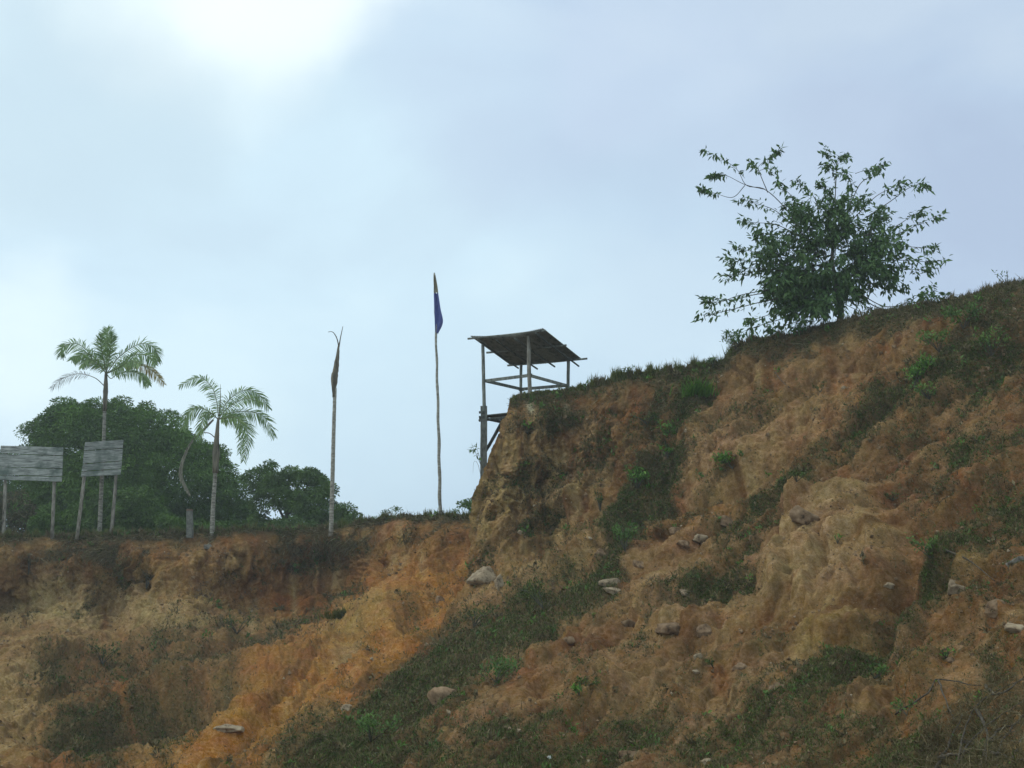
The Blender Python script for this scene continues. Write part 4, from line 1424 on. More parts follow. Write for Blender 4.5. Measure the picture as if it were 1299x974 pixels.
def hill_tree():
    YT = 24.6 * S
    base = np.array(drop(float(P(1068, 405, 23.6 * S)[0]), 23.9 * S, 'B'))
    YT = base[1]
    t = thing('hill_tree', base, 'open leafy tree standing alone on the crest of the right hill', 'tree')
    mbt, mb = MB(), MB()
    fork = P(1062, 372, YT)
    trunk = spline([base - np.array([0, 0, 0.2]), P(1067, 392, YT), fork, P(1056, 330, YT), P(1058, 290, YT + 0.2)], 14)
    mbt.tube(trunk, np.linspace(0.10, 0.035, 14), 8, jit=0.08)
    # limbs with their tips (photo pixels)
    paths = [
        [(1058, 350), (1020, 300), (996, 264), (970, 240), (947, 235), (935, 215), (916, 202), (893, 190)],
        [(970, 240), (945, 234), (920, 222), (902, 222)],
        [(945, 235), (930, 250), (910, 246), (888, 238)],
        [(974, 244), (966, 225), (962, 212), (978, 198), (990, 188)],
        [(964, 216), (972, 214), (982, 214)], [(966, 222), (960, 212), (953, 206)],
        [(1010, 290), (985, 268), (960, 258), (940, 252)], [(1015, 300), (985, 285), (955, 282), (938, 278)],
        [(1020, 305), (990, 298), (970, 296), (960, 292)], [(1020, 280), (1005, 250), (990, 236), (986, 230)],
        [(1040, 290), (1035, 255), (1020, 236), (1008, 230)], [(1045, 280), (1050, 250), (1044, 235), (1040, 230)],
        [(1058, 290), (1060, 240), (1060, 212), (1050, 196), (1046, 190)], [(1060, 212), (1066, 200), (1076, 197)],
        [(1060, 240), (1058, 222), (1052, 210), (1046, 210)], [(1068, 290), (1080, 250), (1078, 228), (1072, 216)],
        [(1075, 270), (1090, 235), (1106, 222), (1112, 212), (1124, 206)], [(1085, 220), (1098, 216), (1112, 216)],
        [(1080, 280), (1110, 250), (1132, 238), (1146, 230)], [(1100, 275), (1130, 255), (1150, 240), (1165, 234), (1176, 236)],
        [(1090, 300), (1130, 290), (1160, 272), (1174, 268)], [(1095, 310), (1140, 296), (1170, 282), (1194, 271)],
        [(1100, 310), (1140, 312), (1170, 314), (1188, 314)], [(1100, 330), (1150, 330), (1178, 332), (1198, 329)],
        [(1100, 330), (1140, 340), (1165, 342), (1184, 341)], [(1080, 365), (1120, 388), (1150, 384), (1172, 370), (1184, 364)],
        [(1080, 370), (1120, 392), (1160, 386), (1182, 376), (1200, 374)], [(1080, 375), (1110, 394), (1140, 392), (1158, 386)],
        [(1050, 340), (990, 326), (950, 318), (930, 311)], [(1048, 345), (980, 334), (940, 330), (918, 326)],
        [(1045, 350), (980, 342), (940, 348), (914, 350)], [(1045, 350), (960, 340), (935, 342), (925, 335)],
        [(1050, 365), (990, 366), (940, 374), (910, 384), (890, 378)], [(1050, 370), (980, 380), (930, 392), (905, 398), (886, 400)],
        [(1050, 372), (970, 372), (930, 380), (905, 378), (898, 382)], [(1052, 380), (1000, 392), (960, 404), (950, 406)],
        [(1055, 385), (1000, 402), (960, 414), (934, 424)], [(1056, 388), (1010, 408), (985, 416), (975, 418)],
        [(1058, 388), (1030, 404), (1006, 416)], [(1070, 385), (1095, 396), (1112, 394)],
        [(1055, 385), (1020, 385), (990, 375), (970, 360)], [(1100, 340), (1130, 360), (1150, 365)], [(1075, 380), (1090, 370), (1110, 360)],
    ]
    # interior twigs
    r = np.random.default_rng(12)
    for k in range(310):
        a = r.uniform(0, 2 * math.pi)
        q = math.sqrt(r.uniform(0.03, 1))
        cx, cy = (1052 + 98 * q * math.cos(a), 320 + 82 * q * math.sin(a)) if k % 5 > 1 else ((1012 + 52 * q * math.cos(a), 376 + 30 * q * math.sin(a)) if k % 5 else (1062 + 50 * q * math.cos(a), 322 + 44 * q * math.sin(a)))
        if cy > crestB(cx) - 2 or (cx > 1105 and cy > 372):
            cy -= 34
        sx, sy = 1060 + (cx - 1060) * r.uniform(0.2, 0.75), 345 + (cy - 345) * r.uniform(0.2, 0.75)
        paths.append([(sx, sy), ((sx + cx) / 2 + r.uniform(-5, 5), (sy + cy) / 2 - r.uniform(0, 8)), (cx, cy)])
    pos, dr, seg = [], [], []
    for k, p in enumerate(paths):
        off = r.uniform(-1, 1) * (0.9 if k > 42 else 0.45)
        n = 5 * len(p)
        nn = len(p) - 1
        pts = [P(x, y, YT + off * (i / nn)) for i, (x, y) in enumerate(p)]
        q = spline(pts, n)
        ln = np.linalg.norm(np.diff(q, axis=0), axis=1).sum()
        rad = (0.007 + 0.008 * min(ln / 2, 1.5)) if k <= 42 else 0.006
        mb.tube(q, np.linspace(rad, 0.003, n), 5)
        # leaves in alternate whorls near the twig end
        dens = 34 if k > 42 else 50
        cnt = int(max(8, dens * min(ln, 1.1)))
        s0 = 0.35 if k > 42 else (0.62 if k in (0, 1, 2, 3) else 0.25)
        s = s0 + (1 - s0) * r.random(cnt) ** 0.75
        s = np.r_[s, np.full(4, 0.99)]
        i = np.clip((s * (n - 1)).astype(int), 0, n - 2)
        pos.append(q[i] + (q[i + 1] - q[i]) * (s * (n - 1) - i)[:, None] + r.normal(size=(len(s), 3)) * (0.07 if k > 3 else 0.03))
        tg = unit(q[i + 1] - q[i])
        dr.append(unit(tg * 0.5 + unit(r.normal(size=(len(s), 3))) * 0.9 + np.array([0, 0, -0.55])))
    mbt.build('trunk', M_bark, t, smooth=True)
    mb.build('branches', M_bark, t, smooth=True)
    pos, dr = np.concatenate(pos), np.concatenate(dr)
    L = r.uniform(0.13, 0.25, len(pos))
    v, f = leaf_mesh(pos, dr, unit(r.normal(size=(len(pos), 3)) * 0.6 + np.array([0, -0.3, 1])), L, L * 0.40, fold=0.2)
    mesh_np('crown', v, f, M_tree, t, smooth=False)


hill_tree()

# ------------------------------------------------------------------ palms


def frond(path, Y, mat, parent, width=16, n=52, droop=0.35, start=0.10, lean=0.55, depth=0.0, hang=0.0, rad=0.02, roll=None, lw=1.0, onesided=False, label=None):
    """one feather frond: stalk along a photo-pixel path plus leaflets"""
    k = len(path) - 1
    pts = [P(x, y, Y + depth * (i / k)) for i, (x, y) in enumerate(path)]
    N_ = 40
    q = spline(pts, N_)
    m = Y / FPX
    mb = MB()
    mb.tube(q, np.linspace(rad, rad * 0.2, N_), 5)
    st = mb.v[0], mb.f[0]
    s = np.linspace(start, 0.995, n)
    s = np.repeat(s, 2)
    sd = np.tile([1, -1], n)
    i = np.clip((s * (N_ - 1)).astype(int), 0, N_ - 2)
    pos = q[i] + (q[i + 1] - q[i]) * (s * (N_ - 1) - i)[:, None]
    tg = unit(q[i + 1] - q[i])
    view = np.array([0, -1.0, 0.35 if roll is None else roll])
    side = unit(np.cross(tg, np.tile(view, (len(s), 1)))) * sd[:, None]
    tt = (s - start) / (1 - start)
    prof = np.clip(np.sin(np.pi * (0.12 + 0.80 * tt)) ** 0.7, 0.25, 1)
    L = width * m * prof * rng.uniform(0.8, 1.15, len(s))
    d = unit(tg * (lean + 0.5 * tt[:, None]) + side * (1 - hang) + rng.normal(size=(len(s), 3)) * 0.14 + np.array([0, 0, -1.0]) * (droop * 0.5 + hang))
    bend = np.tile(np.array([0, 0, -1.0]), (len(s), 1)) * droop + rng.normal(size=(len(s), 3)) * 0.1
    a = unit(np.cross(d, view + rng.normal(size=(len(s), 3)) * 0.4))
    W = (m * 1.25 * lw * rng.uniform(0.7, 1.2, len(s)))[:, None]
    Lc = L[:, None]
    p1 = pos + d * Lc * 0.5 + bend * Lc * 0.12
    p2 = pos + d * Lc * 0.92 + bend * Lc * 0.5
    v = np.stack([pos - a * W * .35, pos + a * W * .35, p1 + a * W * .5, p1 - a * W * .5, p2 + a * W * .05, p2 - a * W * .05], 1).reshape(-1, 3)
    kk = np.arange(len(s))[:, None] * 6
    f = np.concatenate([kk + np.array([[0, 1, 2, 3]]), kk + np.array([[3, 2, 4, 5]])])
    mb2 = MB()
    o = mesh_np('frond', v, f, mat, parent, smooth=False)
    r_ = mb.build('stalk', M_rachis if mat in (M_palm, M_palmdry) else M_deadwood, None, smooth=True)
    r_.parent = o
    if label: o['label'] = label
    return o


M_deadwood = wood_mat('dead_stalk', (0.14, 0.12, 0.085), (0.24, 0.21, 0.155), scale=10, dark=(0.06, 0.05, 0.04))


def palm_trunk(pts, radpx, Y, parent, mat, name='trunk', seg=10, jit=0.03, rings=True, n=60):
    q = spline([P(x, y, Y) for x, y in pts], n)
    q[0][2] -= 0.25
    rad = np.interp(np.linspace(0, 1, n), np.linspace(0, 1, len(radpx)), radpx) * Y / FPX
    if rings:
        rad = rad * (1 + 0.06 * (np.arange(n) % 3 == 0))
    mb = MB()
    mb.tube(q, rad, seg, jit=jit)
    return mb.build(name, mat, parent, smooth=True)


YP = 34.0 * S


def palm_one():
    g = ground_at(126, YP)
    t = thing('palm_tree', g, 'taller palm with star shaped crown rising above the narrow signboard', 'palm', 'feather palms on the left plateau')
    palm_trunk([(126, 682), (129, 610), (131.5, 560), (133, 512)], [2.9, 2.5, 2.2, 2.2], YP, t, M_palmtrunk)
    palm_trunk([(133, 514), (134, 495), (134.5, 472)], [2.6, 3.2, 1.6], YP, t, M_shaft, 'crown_shaft', n=14)
    c = (135, 474)
    F = lambda p, **k: frond([c] + p, YP, k.pop('mat', M_palm), t, **k)
    F([(136, 450), (136, 432), (136, 416)], width=21, depth=0.9, lean=0.9, droop=0.15, n=56)
    F([(139, 452), (141, 436), (143, 424)], width=17, depth=-0.5, lean=0.9, droop=0.3, n=44)
    F([(131, 454), (128, 438), (128, 424)], width=15, depth=-0.8, lean=0.9, droop=0.3, n=44)
    F([(118, 452), (98, 436), (80, 440), (77, 450)], width=18, depth=0.3, droop=0.5, n=56)
    F([(122, 456), (110, 448), (98, 452), (91, 456)], width=14, depth=-0.7, droop=0.5)
    F([(124, 462), (112, 455), (104, 466)], width=13, depth=-0.9, droop=0.6)
    F([(152, 452), (178, 436), (196, 442), (200, 458)], width=18, depth=0.3, droop=0.5, n=56)
    F([(155, 460), (172, 450), (188, 452), (197, 462)], width=16, depth=-0.6, droop=0.5)
    F([(152, 466), (165, 458), (178, 462)], width=16, depth=-1.0, droop=0.5)
    F([(160, 464), (180, 464), (195, 472), (208, 487)], width=13, depth=-0.3, droop=0.5, mat=M_palmdry, label='yellowing frond')
    F([(141, 480), (150, 474), (170, 472), (184, 480), (189, 488)], width=12, depth=-0.6, droop=0.7, start=0.35)
    frond([(133, 490), (120, 479), (100, 474), (80, 480), (65, 492)], YP, M_graypalm, t, width=13, n=30, droop=0.4, start=0.35, depth=0.2, lw=0.55, label='withered thin grey frond')


def palm_two():
    g = ground_at(269, YP)
    t = thing('palm_tree', g, 'shorter palm with swept fronds and a dead hanging frond, beside the concrete stump', 'palm', 'feather palms on the left plateau')
    palm_trunk([(269, 676), (270.5, 640), (272.5, 610), (273.5, 590)], [3.1, 2.7, 2.5, 2.4], YP, t, M_palmtrunk)
    palm_trunk([(273.5, 592), (274, 575), (275, 555), (277, 530)], [3.6, 4.8, 3.0, 1.6], YP, t, M_shaft, 'crown_shaft', n=18)
    c = (277, 532)
    F = lambda p, **k: frond([c] + p, YP, k.pop('mat', M_palm), t, **k)
    F([(275, 510), (268, 490), (252, 479), (228, 489)], width=15, depth=0.3, droop=0.6, n=54)
    F([(262, 520), (248, 518), (236, 528), (232, 544)], width=16, depth=-0.5, droop=0.8, n=44)
    F([(268, 524), (260, 526), (255, 540), (252, 556)], width=13, depth=-0.8, droop=0.8, n=36)
    F([(288, 510), (306, 496), (325, 498), (341, 518)], width=18, depth=0.4, droop=0.55, n=56)
    F([(286, 520), (304, 508), (318, 506), (332, 512)], width=14, depth=-0.4, droop=0.5, n=40)
    F([(292, 524), (316, 522), (336, 530), (348, 554)], width=16, depth=0.2, droop=0.6, n=56)
    F([(288, 530), (304, 532), (314, 550), (309, 584)], width=18, depth=-0.6, droop=0.5, n=60)
    F([(286, 530), (300, 530), (308, 548), (304, 574)], width=14, depth=-0.9, droop=0.5, n=44)
    mb = MB()
    mb.tube(spline([P(278, 528, YP), P(279.5, 505, YP), P(279.5, 487, YP)], 8), np.linspace(0.03, 0.006, 8), 5)
    mb.build('spear_leaf', M_rachis, t, smooth=True)
    frond([(274, 556), (264, 549), (250, 552), (238, 568), (230, 590), (231, 606), (240, 626)], YP, M_deadfrond, t, width=8, n=70, droop=0.8, start=0.4,
          depth=-0.3, hang=0.25, lean=1.8, lw=1.3, rad=0.022, label='dead brown hanging frond')


palm_one()
palm_two()


def dead_palm():
    Y = 34.2 * S
    g = ground_at(420, Y)
    t = thing('dead_palm', g, 'bare dead palm trunk with two broken stalks on top, left of the flagpole', 'dead palm')
    palm_trunk([(420, 672), (422, 600), (423.5, 540), (425, 492)], [2.9, 2.6, 2.4, 2.2], Y, t, M_palmtrunk)
    palm_trunk([(424, 496), (424.5, 480), (427, 462), (430, 436)], [2.2, 4.0, 3.0, 1.0], Y, t, M_shaft, 'withered_sheath', n=18, jit=0.2)
    mb = MB()
    mb.tube(spline([P(430, 440, Y), P(427, 428, Y - .2), P(422, 421, Y - .3), P(416, 421, Y - .3)], 9), np.linspace(0.028, 0.010, 9), 5)
    mb.build('stalk', M_deadwood, t, smooth=True)
    mb = MB()
    mb.tube(spline([P(430, 440, Y), P(432, 428, Y + .1), P(435, 414, Y + .1)], 9), np.linspace(0.030, 0.012, 9), 5)
    mb.build('stalk', M_deadwood, t, smooth=True)
    mb = MB()
    q = spline([P(423, 470, Y - 0.1), P(421.5, 482, Y - 0.12), P(421.5, 497, Y - 0.1)], 6)
    mb.tube(q, [0.03, 0.07, 0.06, 0.05, 0.03, 0.01], 5, jit=0.2)
    mb.build('hanging_flap', M_shaft, t, smooth=True)


dead_palm()


def flagpole():
    Y = 33.4 * S
    g = ground_at(558, Y)
    t = thing('flagpole', g, 'tall thin mottled wooden pole standing on the lip left of the shelter', 'flagpole')
    q = spline([P(558.5, 660, Y), P(557.5, 600, Y), P(556, 530, Y), P(554, 460, Y), P(552.5, 400, Y), P(551, 346, Y)], 50)
    q[:, 0] += 0.012 * np.sin(np.arange(50) * 0.9)
    mb = MB()
    mb.tube(q, np.linspace(2.3, 1.1, 50) * Y / FPX * (1 + 0.12 * (np.arange(50) % 5 == 0)), 8, jit=0.06)
    mb.build('pole', M_palmtrunk, t, smooth=True)

    f = thing('flag', P(552, 372, Y - 0.05), 'limp blue flag with a faded tan top band hanging on the pole', 'flag')

    def cloth(name, L_, R_, mat):
        n, k = len(L_), 9
        Lp = spline([P(x, y, Y - 0.04) for x, y in L_], 20)
        Rp = spline([P(x, y, Y - 0.04) for x, y in R_], 20)
        v = []
        for i in range(20):
            for j in range(k):
                s = j / (k - 1)
                p = Lp[i] * (1 - s) + Rp[i] * s
                p = p + np.array([0, -0.07 * math.sin(s * 9 + i * 0.12) * (0.3 + s) - 0.02, 0])
                v.append(p)
        v = np.array(v)
        idx = np.arange(20 * k).reshape(20, k)
        fa = np.stack([idx[:-1, :-1], idx[:-1, 1:], idx[1:, 1:], idx[1:, :-1]], -1).reshape(-1, 4)
        back = v + np.array([0, 0.012, 0])
        fb = fa[:, ::-1] + len(v)
        o = mesh_np(name, np.r_[v, back], np.r_[fa, fb], mat, f)
        return o
    cloth('tan_band', [(550.4, 349), (550.3, 360), (550.2, 371.5)], [(552.5, 349), (554.5, 360), (556, 371.5)], M_flagtan)
    cloth('blue_cloth', [(550.2, 372), (551, 395), (552, 421)], [(556, 372), (559, 392), (561.8, 408), (555.5, 423)], M_flagblue)


flagpole()


# ------------------------------------------------------------------ signboards, stump


def signboard(label, planks, posts, Y, name='signboard'):
    g = ground_at(np.mean([p[0][0] for p in posts]), Y)
    t = thing(name, g, label, 'signboard', 'weathered plank signboards on the plateau edge')
    for k, (a, b, c, d) in enumerate(planks):      # corners: top-left, top-right, bottom-right, bottom-left
        yy = Y - 0.08 + rng.uniform(-0.012, 0.012)
        mb = MB()
        n = 12
        top = np.array([P(a[0] + (b[0] - a[0]) * s, a[1] + (b[1] - a[1]) * s + rng.uniform(-0.5, 0.5) * 0.5, yy) for s in np.linspace(0, 1, n)])
        bot = np.array([P(d[0] + (c[0] - d[0]) * s, d[1] + (c[1] - d[1]) * s + rng.uniform(-0.5, 0.5) * 0.5, yy - 0.015) for s in np.linspace(0, 1, n)])
        th = np.array([0, 0.035, 0])
        v = np.concatenate([top, bot, bot + th, top + th])
        f = []
        for s in range(4):
            e = (s + 1) % 4
            for i in range(n - 1):
                f.append([s * n + i, s * n + i + 1, e * n + i + 1, e * n + i])
        f.append([0, n, 2 * n, 3 * n]); f.append([n - 1, 4 * n - 1, 3 * n - 1, 2 * n - 1])
        mb.add(v, f)
        mb.build('plank', M_plank, t)
    for (top, bot) in posts:
        mb = MB()
        q = spline([P(bot[0], bot[1] + 4, Y + 0.02), P((bot[0] + top[0]) / 2 + 0.6, (bot[1] + top[1]) / 2, Y + 0.02), P(top[0], top[1], Y + 0.02)], 14)
        mb.tube(q, np.linspace(2.3, 1.9, 14) * Y / FPX, 7, jit=0.12)
        mb.build('leg', M_post, t, smooth=True)
    return t


YS = 33.6 * S
signboard('wide weathered plank signboard at the far left edge of the picture',
          [((1, 565), (80, 567.5), (79.5, 577.5), (0, 574.5)), ((0, 575.6), (79.5, 578.6), (79, 594), (-1.5, 591.5)),
           ((-1.5, 592.6), (79, 595), (78.5, 604), (-2, 601.8)), ((-2, 602.8), (78.5, 605), (78, 611), (-2.5, 608))],
          [((7.5, 567), (4, 680)), ((69.5, 569), (66, 680))], YS)
signboard('narrow weathered plank signboard tilted left, below the taller palm',
          [((108, 561), (156.5, 558), (155.5, 568), (106.5, 571)), ((106.4, 572), (155.4, 569), (154.5, 584), (105, 588)),
           ((105, 589), (154.5, 585), (153.6, 594), (103.5, 597.5)), ((103.4, 598.4), (153.4, 595), (152.8, 602), (102.5, 604.5))],
          [((111, 563), (97.5, 680)), ((150, 562), (140.5, 680))], YS)


def stump():
    Y = 33.9 * S
    g = ground_at(241, Y)
    t = thing('concrete_stump', g, 'short square concrete post stump on the lip left of the shorter palm', 'post')
    m = Y / FPX
    mb = MB()
    c0, c1 = P(241, 682, Y), P(240.5, 648, Y)
    v = []
    for c, s in ((c0, 3.5), (P(240.8, 660, Y), 3.4), (c1, 3.1)):
        for dx, dy in ((-1, -1), (1, -1), (1, 1), (-1, 1)):
            v.append(c + np.array([dx * s * m, dy * s * m, rng.uniform(-.01, .01)]))
    f = []
    for k in (0, 4):
        for j in range(4):
            f.append([k + j, k + (j + 1) % 4, k + 4 + (j + 1) % 4, k + 4 + j])
    f.append([8, 9, 10, 11]); f.append([3, 2, 1, 0])
    mb.add(v, f)
    mb.build('shaft', M_concrete, t)
    mb = MB()
    mb.box(c1 + np.array([0, 0, 0.035]), [3.3 * m, 3.3 * m, 0.03])
    mb.build('cap', M_cap, t)


stump()


# ------------------------------------------------------------------ lookout shelter on the bluff


def shelter():
    # rail corners solved so that the rail is level
    z = P(672, 476, 27.3 * S)[2]

    def corner(px, py):
        _, rz = ray(px, py)
        Y = (z - EYE[2]) / float(rz)
        return P(px, py, Y)
    NL, NR, FR, FL = corner(613, 483), corner(672, 475.5), corner(721, 489), corner(661, 494)
    c = (NL + NR + FR + FL) / 4
    g = drop(float(c[0]), float(c[1]), 'B')
    base = Vector((float(c[0]), float(c[1]), float(z) - 1.1))
    t = thing('lookout_shelter', base, 'small open pole shelter with slanted corrugated roof on the edge of the bluff', 'shelter')
    print('SHELTER corners', NL, NR, FR, FL, 'ground', g)

    def bil(u, v):
        return NL * (1 - u) * (1 - v) + NR * u * (1 - v) + FR * u * v + FL * (1 - u) * v

    def solve(px, py, v):
        lo, hi = -1.0, 2.0
        for _ in range(40):
            u = (lo + hi) / 2
            p = bil(u, v)
            # pixel x at roof height needs z; iterate with py
            _, rz = ray(px, py)
            pt = P(px, py, p[1])
            if pt[0] > p[0]: lo = u
            else: hi = u
        return P(px, py, bil(u, v)[1]), u
    m = c[1] / FPX

    def post(top, bot, r0, r1, mat, name='post'):
        mb = MB()
        mid = (np.array(top) + np.array(bot)) / 2 + np.array([rng.uniform(-.02, .02), 0, 0])
        mb.tube(spline([bot, mid, top], 12), np.linspace(r0, r1, 12) * m, 8, jit=0.07)
        return mb.build(name, mat, t, smooth=True)

    def down(p, d):
        return p + np.array([0, 0, -d])
    zt = lambda p, px, py: P(px, py, p[1])
    gz = lambda p: max((drop(float(p[0]), float(p[1]), 'B') or Vector((0, 0, -9))).z, z - 1.9)
    # posts
    post(zt(NL, 612.5, 434), zt(NL, 615.5, 556), 2.4, 2.1, M_timber)
    post(zt(NR, 670.5, 423), np.array([zt(NR, 673, 500)[0], NR[1], gz(NR) - 0.3]), 2.6, 2.3, M_post)
    post(zt(FL, 661, 462), np.array([FL[0], FL[1], gz(FL) - 0.3]), 2.0, 1.9, M_timber)
    post(zt(FR, 721, 457), np.array([FR[0], FR[1], gz(FR) - 0.3]), 2.2, 2.1, M_timber)

    def rail(a, b, ext=0.06, mat=M_timber):
        d = unit(b - a)
        mb = MB()
        side = unit(np.cross(d, np.array([0, 0, 1.0])))
        up = np.cross(side, d)
        L = np.linalg.norm(b - a) / 2 + ext
        mb.box((a + b) / 2 - side * 0.05, [L, 0.018, 0.05], np.array([d, side, up]))
        mb.build('rail', mat, t)
    rail(NL, NR); rail(NR, FR); rail(FR, FL); rail(FL, NL)
    # roof sheets
    RNL, _ = solve(597, 427.5, -0.14)
    RNR, _ = solve(689, 418, -0.14)
    RFR, _ = solve(737, 456, 1.12)
    RFL, _ = solve(647, 463.5, 1.12)

    def roof(u, v):
        p = RNL * (1 - u) * (1 - v) + RNR * u * (1 - v) + RFR * u * v + RFL * (1 - u) * v
        sag = -0.10 * math.sin(math.pi * u) * (1 - 0.6 * v)
        return p + np.array([0, 0, sag])
    nsheet = 4
    waves = 11
    for k in range(nsheet):
        u0, u1 = k / nsheet - (0.006 if k else 0), (k + 1) / nsheet + 0.006
        nu, nv = waves * 6 + 1, 9
        dv0, dv1 = rng.uniform(-0.012, 0.012), rng.uniform(-0.015, 0.02)
        top = np.zeros((nv, nu, 3))
        for i in range(nv):
            for j in range(nu):
                s = j / (nu - 1)
                u = u0 + (u1 - u0) * s
                v = dv0 + (1 + dv1 - dv0) * i / (nv - 1)
                p = roof(u, v)
                top[i, j] = p + np.array([0, 0, 0.03 * math.sin(s * waves * 2 * math.pi) + 0.006 * (k % 2) + 0.03])
        v_ = np.concatenate([top.reshape(-1, 3), top.reshape(-1, 3) - np.array([0, 0, 0.006])])
        idx = np.arange(nv * nu).reshape(nv, nu)
        fa = np.stack([idx[:-1, :-1], idx[:-1, 1:], idx[1:, 1:], idx[1:, :-1]], -1).reshape(-1, 4)
        fb = fa[:, ::-1] + nv * nu
        rim = []
        n0 = nv * nu
        for i in range(nu - 1):
            rim.append([idx[0, i + 1], idx[0, i], idx[0, i] + n0, idx[0, i + 1] + n0])
            rim.append([idx[-1, i], idx[-1, i + 1], idx[-1, i + 1] + n0, idx[-1, i] + n0])
        for i in range(nv - 1):
            rim.append([idx[i, 0], idx[i + 1, 0], idx[i + 1, 0] + n0, idx[i, 0] + n0])
            rim.append([idx[i + 1, -1], idx[i, -1], idx[i, -1] + n0, idx[i + 1, -1] + n0])
        mesh_np('roof_sheet', v_, np.concatenate([fa, fb, np.array(rim)]), M_tin, t)

    def pole(a, b, r, mat=M_timber, name='purlin'):
        mb = MB()
        mb.tube(spline([a, (a + b) / 2 + np.array([0, 0, -0.01]), b], 10), np.full(10, r), 7, jit=0.08)
        mb.build(name, mat, t, smooth=True)
    dn = np.array([0, 0, -0.045])
    ru = lambda u, v: roof(min(max(u, 0), 1), v) + (roof(1, v) - roof(0, v)) * (u - min(max(u, 0), 1))
    for v, a, b in ((0.02, -0.05, 1.02), (0.5, -0.06, 1.05), (0.97, -0.02, 1.10)):
        pole(ru(a, v) + dn + np.array([0, 0, 0.02]), ru(b, v) + dn + np.array([0, 0, 0.03]), 0.035)
    rv = lambda u, v: roof(u, min(max(v, 0), 1)) + (roof(u, 1) - roof(u, 0)) * (v - min(max(v, 0), 1))
    for u, a, b in ((0.12, -0.03, 1.0), (0.36, 0.0, 1.06), (0.62, 0.0, 1.03), (0.92, -0.04, 1.10)):
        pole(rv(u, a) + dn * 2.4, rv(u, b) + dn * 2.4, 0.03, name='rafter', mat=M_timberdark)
    # thick split support post standing on the ledge, floor and brace
    mb = MB()
    bx = P(613.5, 560, NL[1] - 0.1)
    top, bot = P(614, 516, NL[1] - 0.12), P(613.5, 612, NL[1] - 0.12)
    w = 4.3 * m
    vv = []
    for k, s in enumerate(np.linspace(0, 1, 9)):
        cc = top * (1 - s) + bot * s
        for dx, dy in ((-1, -1), (1, -1), (1, 1), (-1, 1)):
            vv.append(cc + np.array([dx * w * rng.uniform(0.92, 1.05), dy * 0.07 - 0.02, rng.uniform(-0.02, 0.02)]))
    ff = [[3, 2, 1, 0]]
    for k in range(8):
        for j in range(4):
            ff.append([k * 4 + j, k * 4 + (j + 1) % 4, k * 4 + 4 + (j + 1) % 4, k * 4 + 4 + j])
    ff.append([32, 33, 34, 35])
    mb.add(vv, ff)
    mb.build('support_post', M_timber, t)
    fz = P(613, 527, NL[1])[2]
    fl = lambda u, v: np.array([bil(u, v)[0], bil(u, v)[1], fz])
    for k in range(5):        # floor boards running from the left edge on to the bluff
        v0 = 0.02 + k * 0.19
        a, b = fl(-0.04, v0 + 0.08), fl(0.75, v0 + 0.08)
        d = unit(b - a)
        side = unit(np.cross(d, np.array([0, 0, 1.0])))
        mb = MB()
        mb.box((a + b) / 2, [np.linalg.norm(b - a) / 2, 0.16, 0.02], np.array([d, side, np.array([0, 0, 1.0])]))
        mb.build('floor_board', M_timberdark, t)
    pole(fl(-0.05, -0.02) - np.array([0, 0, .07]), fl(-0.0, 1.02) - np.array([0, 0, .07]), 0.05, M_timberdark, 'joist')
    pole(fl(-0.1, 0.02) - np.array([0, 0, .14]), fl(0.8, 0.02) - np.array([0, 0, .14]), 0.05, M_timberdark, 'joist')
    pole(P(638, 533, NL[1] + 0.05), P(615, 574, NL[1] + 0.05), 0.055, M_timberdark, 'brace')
    for (x, y) in ((612, 523), (612, 529)):
        mb = MB()
        mb.box(P(x - 1, y, NL[1] - 0.22), [0.09, 0.03, 0.035])
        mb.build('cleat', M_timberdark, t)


shelter()


# ------------------------------------------------------------------ dead roots in the lower right corner


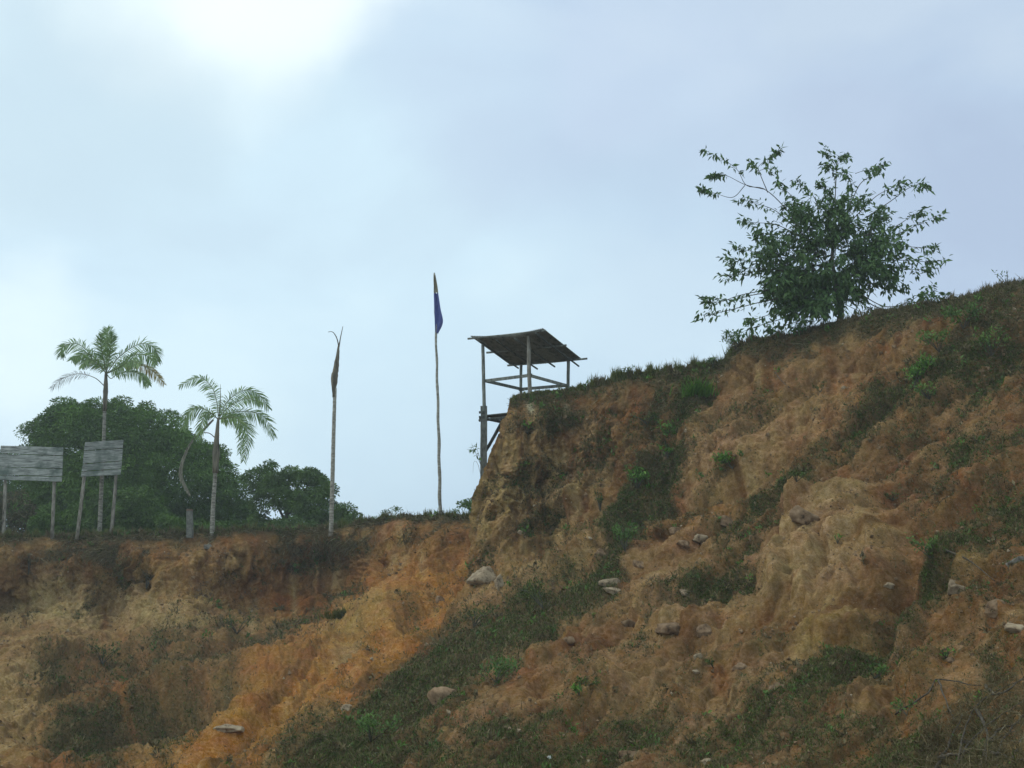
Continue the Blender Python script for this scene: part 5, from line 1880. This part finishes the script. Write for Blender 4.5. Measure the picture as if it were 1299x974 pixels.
def roots():
    hp = hit(1250, 930)
    t = thing('root_tangle', hp[0], 'tangle of dead roots and branches in the lower right corner', 'dead roots')
    P_ = [
        [(1135, 905), (1175, 880), (1190, 862), (1230, 868), (1245, 870)],
        [(1190, 862), (1200, 890), (1212, 915)],
        [(1215, 974), (1225, 920), (1250, 885), (1299, 860)],
        [(1299, 905), (1272, 940), (1262, 990)],
        [(1299, 935), (1285, 960), (1278, 995)],
        [(1205, 990), (1240, 930), (1299, 890)],
        [(1180, 990), (1200, 950), (1222, 905)],
        [(1235, 1000), (1262, 930), (1310, 915)],
        [(1250, 870), (1270, 880), (1310, 850)],
        [(1225, 940), (1260, 955), (1300, 965)],
        [(1240, 900), (1252, 930), (1250, 980)],
        [(1190, 962), (1230, 952), (1290, 925)],
    ]
    for k, p in enumerate(P_):
        pts = []
        for i, (x, y) in enumerate(p):
            h = hit(min(x, 1330), min(y, 990))
            Yk = h[0].y - (0.12 + 0.12 * (i % 2)) if h else 9
            pts.append(P(x, y, Yk))
        q = spline(pts, 16)
        q += rng.normal(size=q.shape) * 0.006
        mb = MB()
        mb.tube(q, np.linspace(0.011 if k < 6 else 0.02, 0.004, 16), 6, jit=0.15)
        mb.build('root', M_root, t, smooth=True)
    # matted dark litter under the roots
    pos = []
    for _ in range(9000):
        x, y = random.uniform(1170, 1330), random.uniform(860, 1000)
        if (x - 1170) * 0.8 + (y - 860) < 75:
            continue
        pos.append((x, y))
    pos = pos[:6000]
    pts, nr = [], []
    for x, y in pos[::2]:
        h = hit(x, y)
        if h:
            pts.append(h[0][:]); nr.append(h[1][:])
    pts, nr = np.array(pts), np.array(nr)
    n = len(pts)
    d = unit(rand_dirs(n) + nr * 0.4)
    v, f = blade_mesh(pts + nr * rng.uniform(0, 0.10, (n, 1)), d, rand_dirs(n), rng.uniform(0.05, 0.22, n), np.full(n, 0.006))
    o = mesh_np('twig_litter', v, f, M_drygrass, smooth=False)
    tag(o, 'fine dead twigs matted around the roots in the lower right corner', 'litter', kind='stuff')


roots()

# thin dead sticks on the slope
for (pp, lb) in [([(985, 410 + 62), (994, 484), (1000, 492)], 'short pale stick lying on the bare slope under the tree'),
                 ([(1200, 700), (1230, 712), (1262, 738)], 'dead stick arching over the dark slope at right')]:
    q = []
    for x, y in pp:
        h = hit(x, y)
        q.append(np.array(h[0]) + np.array(h[1]) * 0.05)
    mb = MB()
    mb.tube(spline(q, 10), np.linspace(0.016, 0.006, 10), 5, jit=0.1)
    o = mb.build('stick', M_root, smooth=True)
    tag(o, lb, 'stick')

def haze():  # added scattering volume around the scene, lifts the dark tones
    lo, hi = np.full(3, 1e9), np.full(3, -1e9)
    bpy.context.view_layer.update()
    for o in bpy.data.objects:
        if o.type == 'MESH':
            n = len(o.data.vertices)
            c = np.zeros(n * 3, np.float32)
            o.data.vertices.foreach_get('co', c)
            M = np.array(o.matrix_world)
            c = c.reshape(-1, 3) @ M[:3, :3].T + M[:3, 3]
            lo, hi = np.minimum(lo, c.min(0)), np.maximum(hi, c.max(0))
    print('BOUNDS', lo, hi)
    lo -= np.array([5, 5, 1.0])
    hi += np.array([5, 5, 0.6])
    mb = MB()
    mb.box((lo + hi) / 2, (hi - lo) / 2)
    m = bpy.data.materials.new('added_haze')
    m.use_nodes = True
    nt = m.node_tree
    nt.nodes.clear()
    o = nt.nodes.new('ShaderNodeOutputMaterial')
    v = nt.nodes.new('ShaderNodeVolumePrincipled')
    v.inputs['Color'].default_value = (0.93, 0.97, 0.95, 1)
    v.inputs['Density'].default_value = 0.0012
    nt.links.new(v.outputs[0], o.inputs['Volume'])
    tag(mb.build('haze', m), 'thin added haze that lifts the dark tones', 'haze', kind='stuff')


haze()
print('TRIS', sum(len(o.data.polygons) * 2 for o in bpy.data.objects if o.type == 'MESH'))
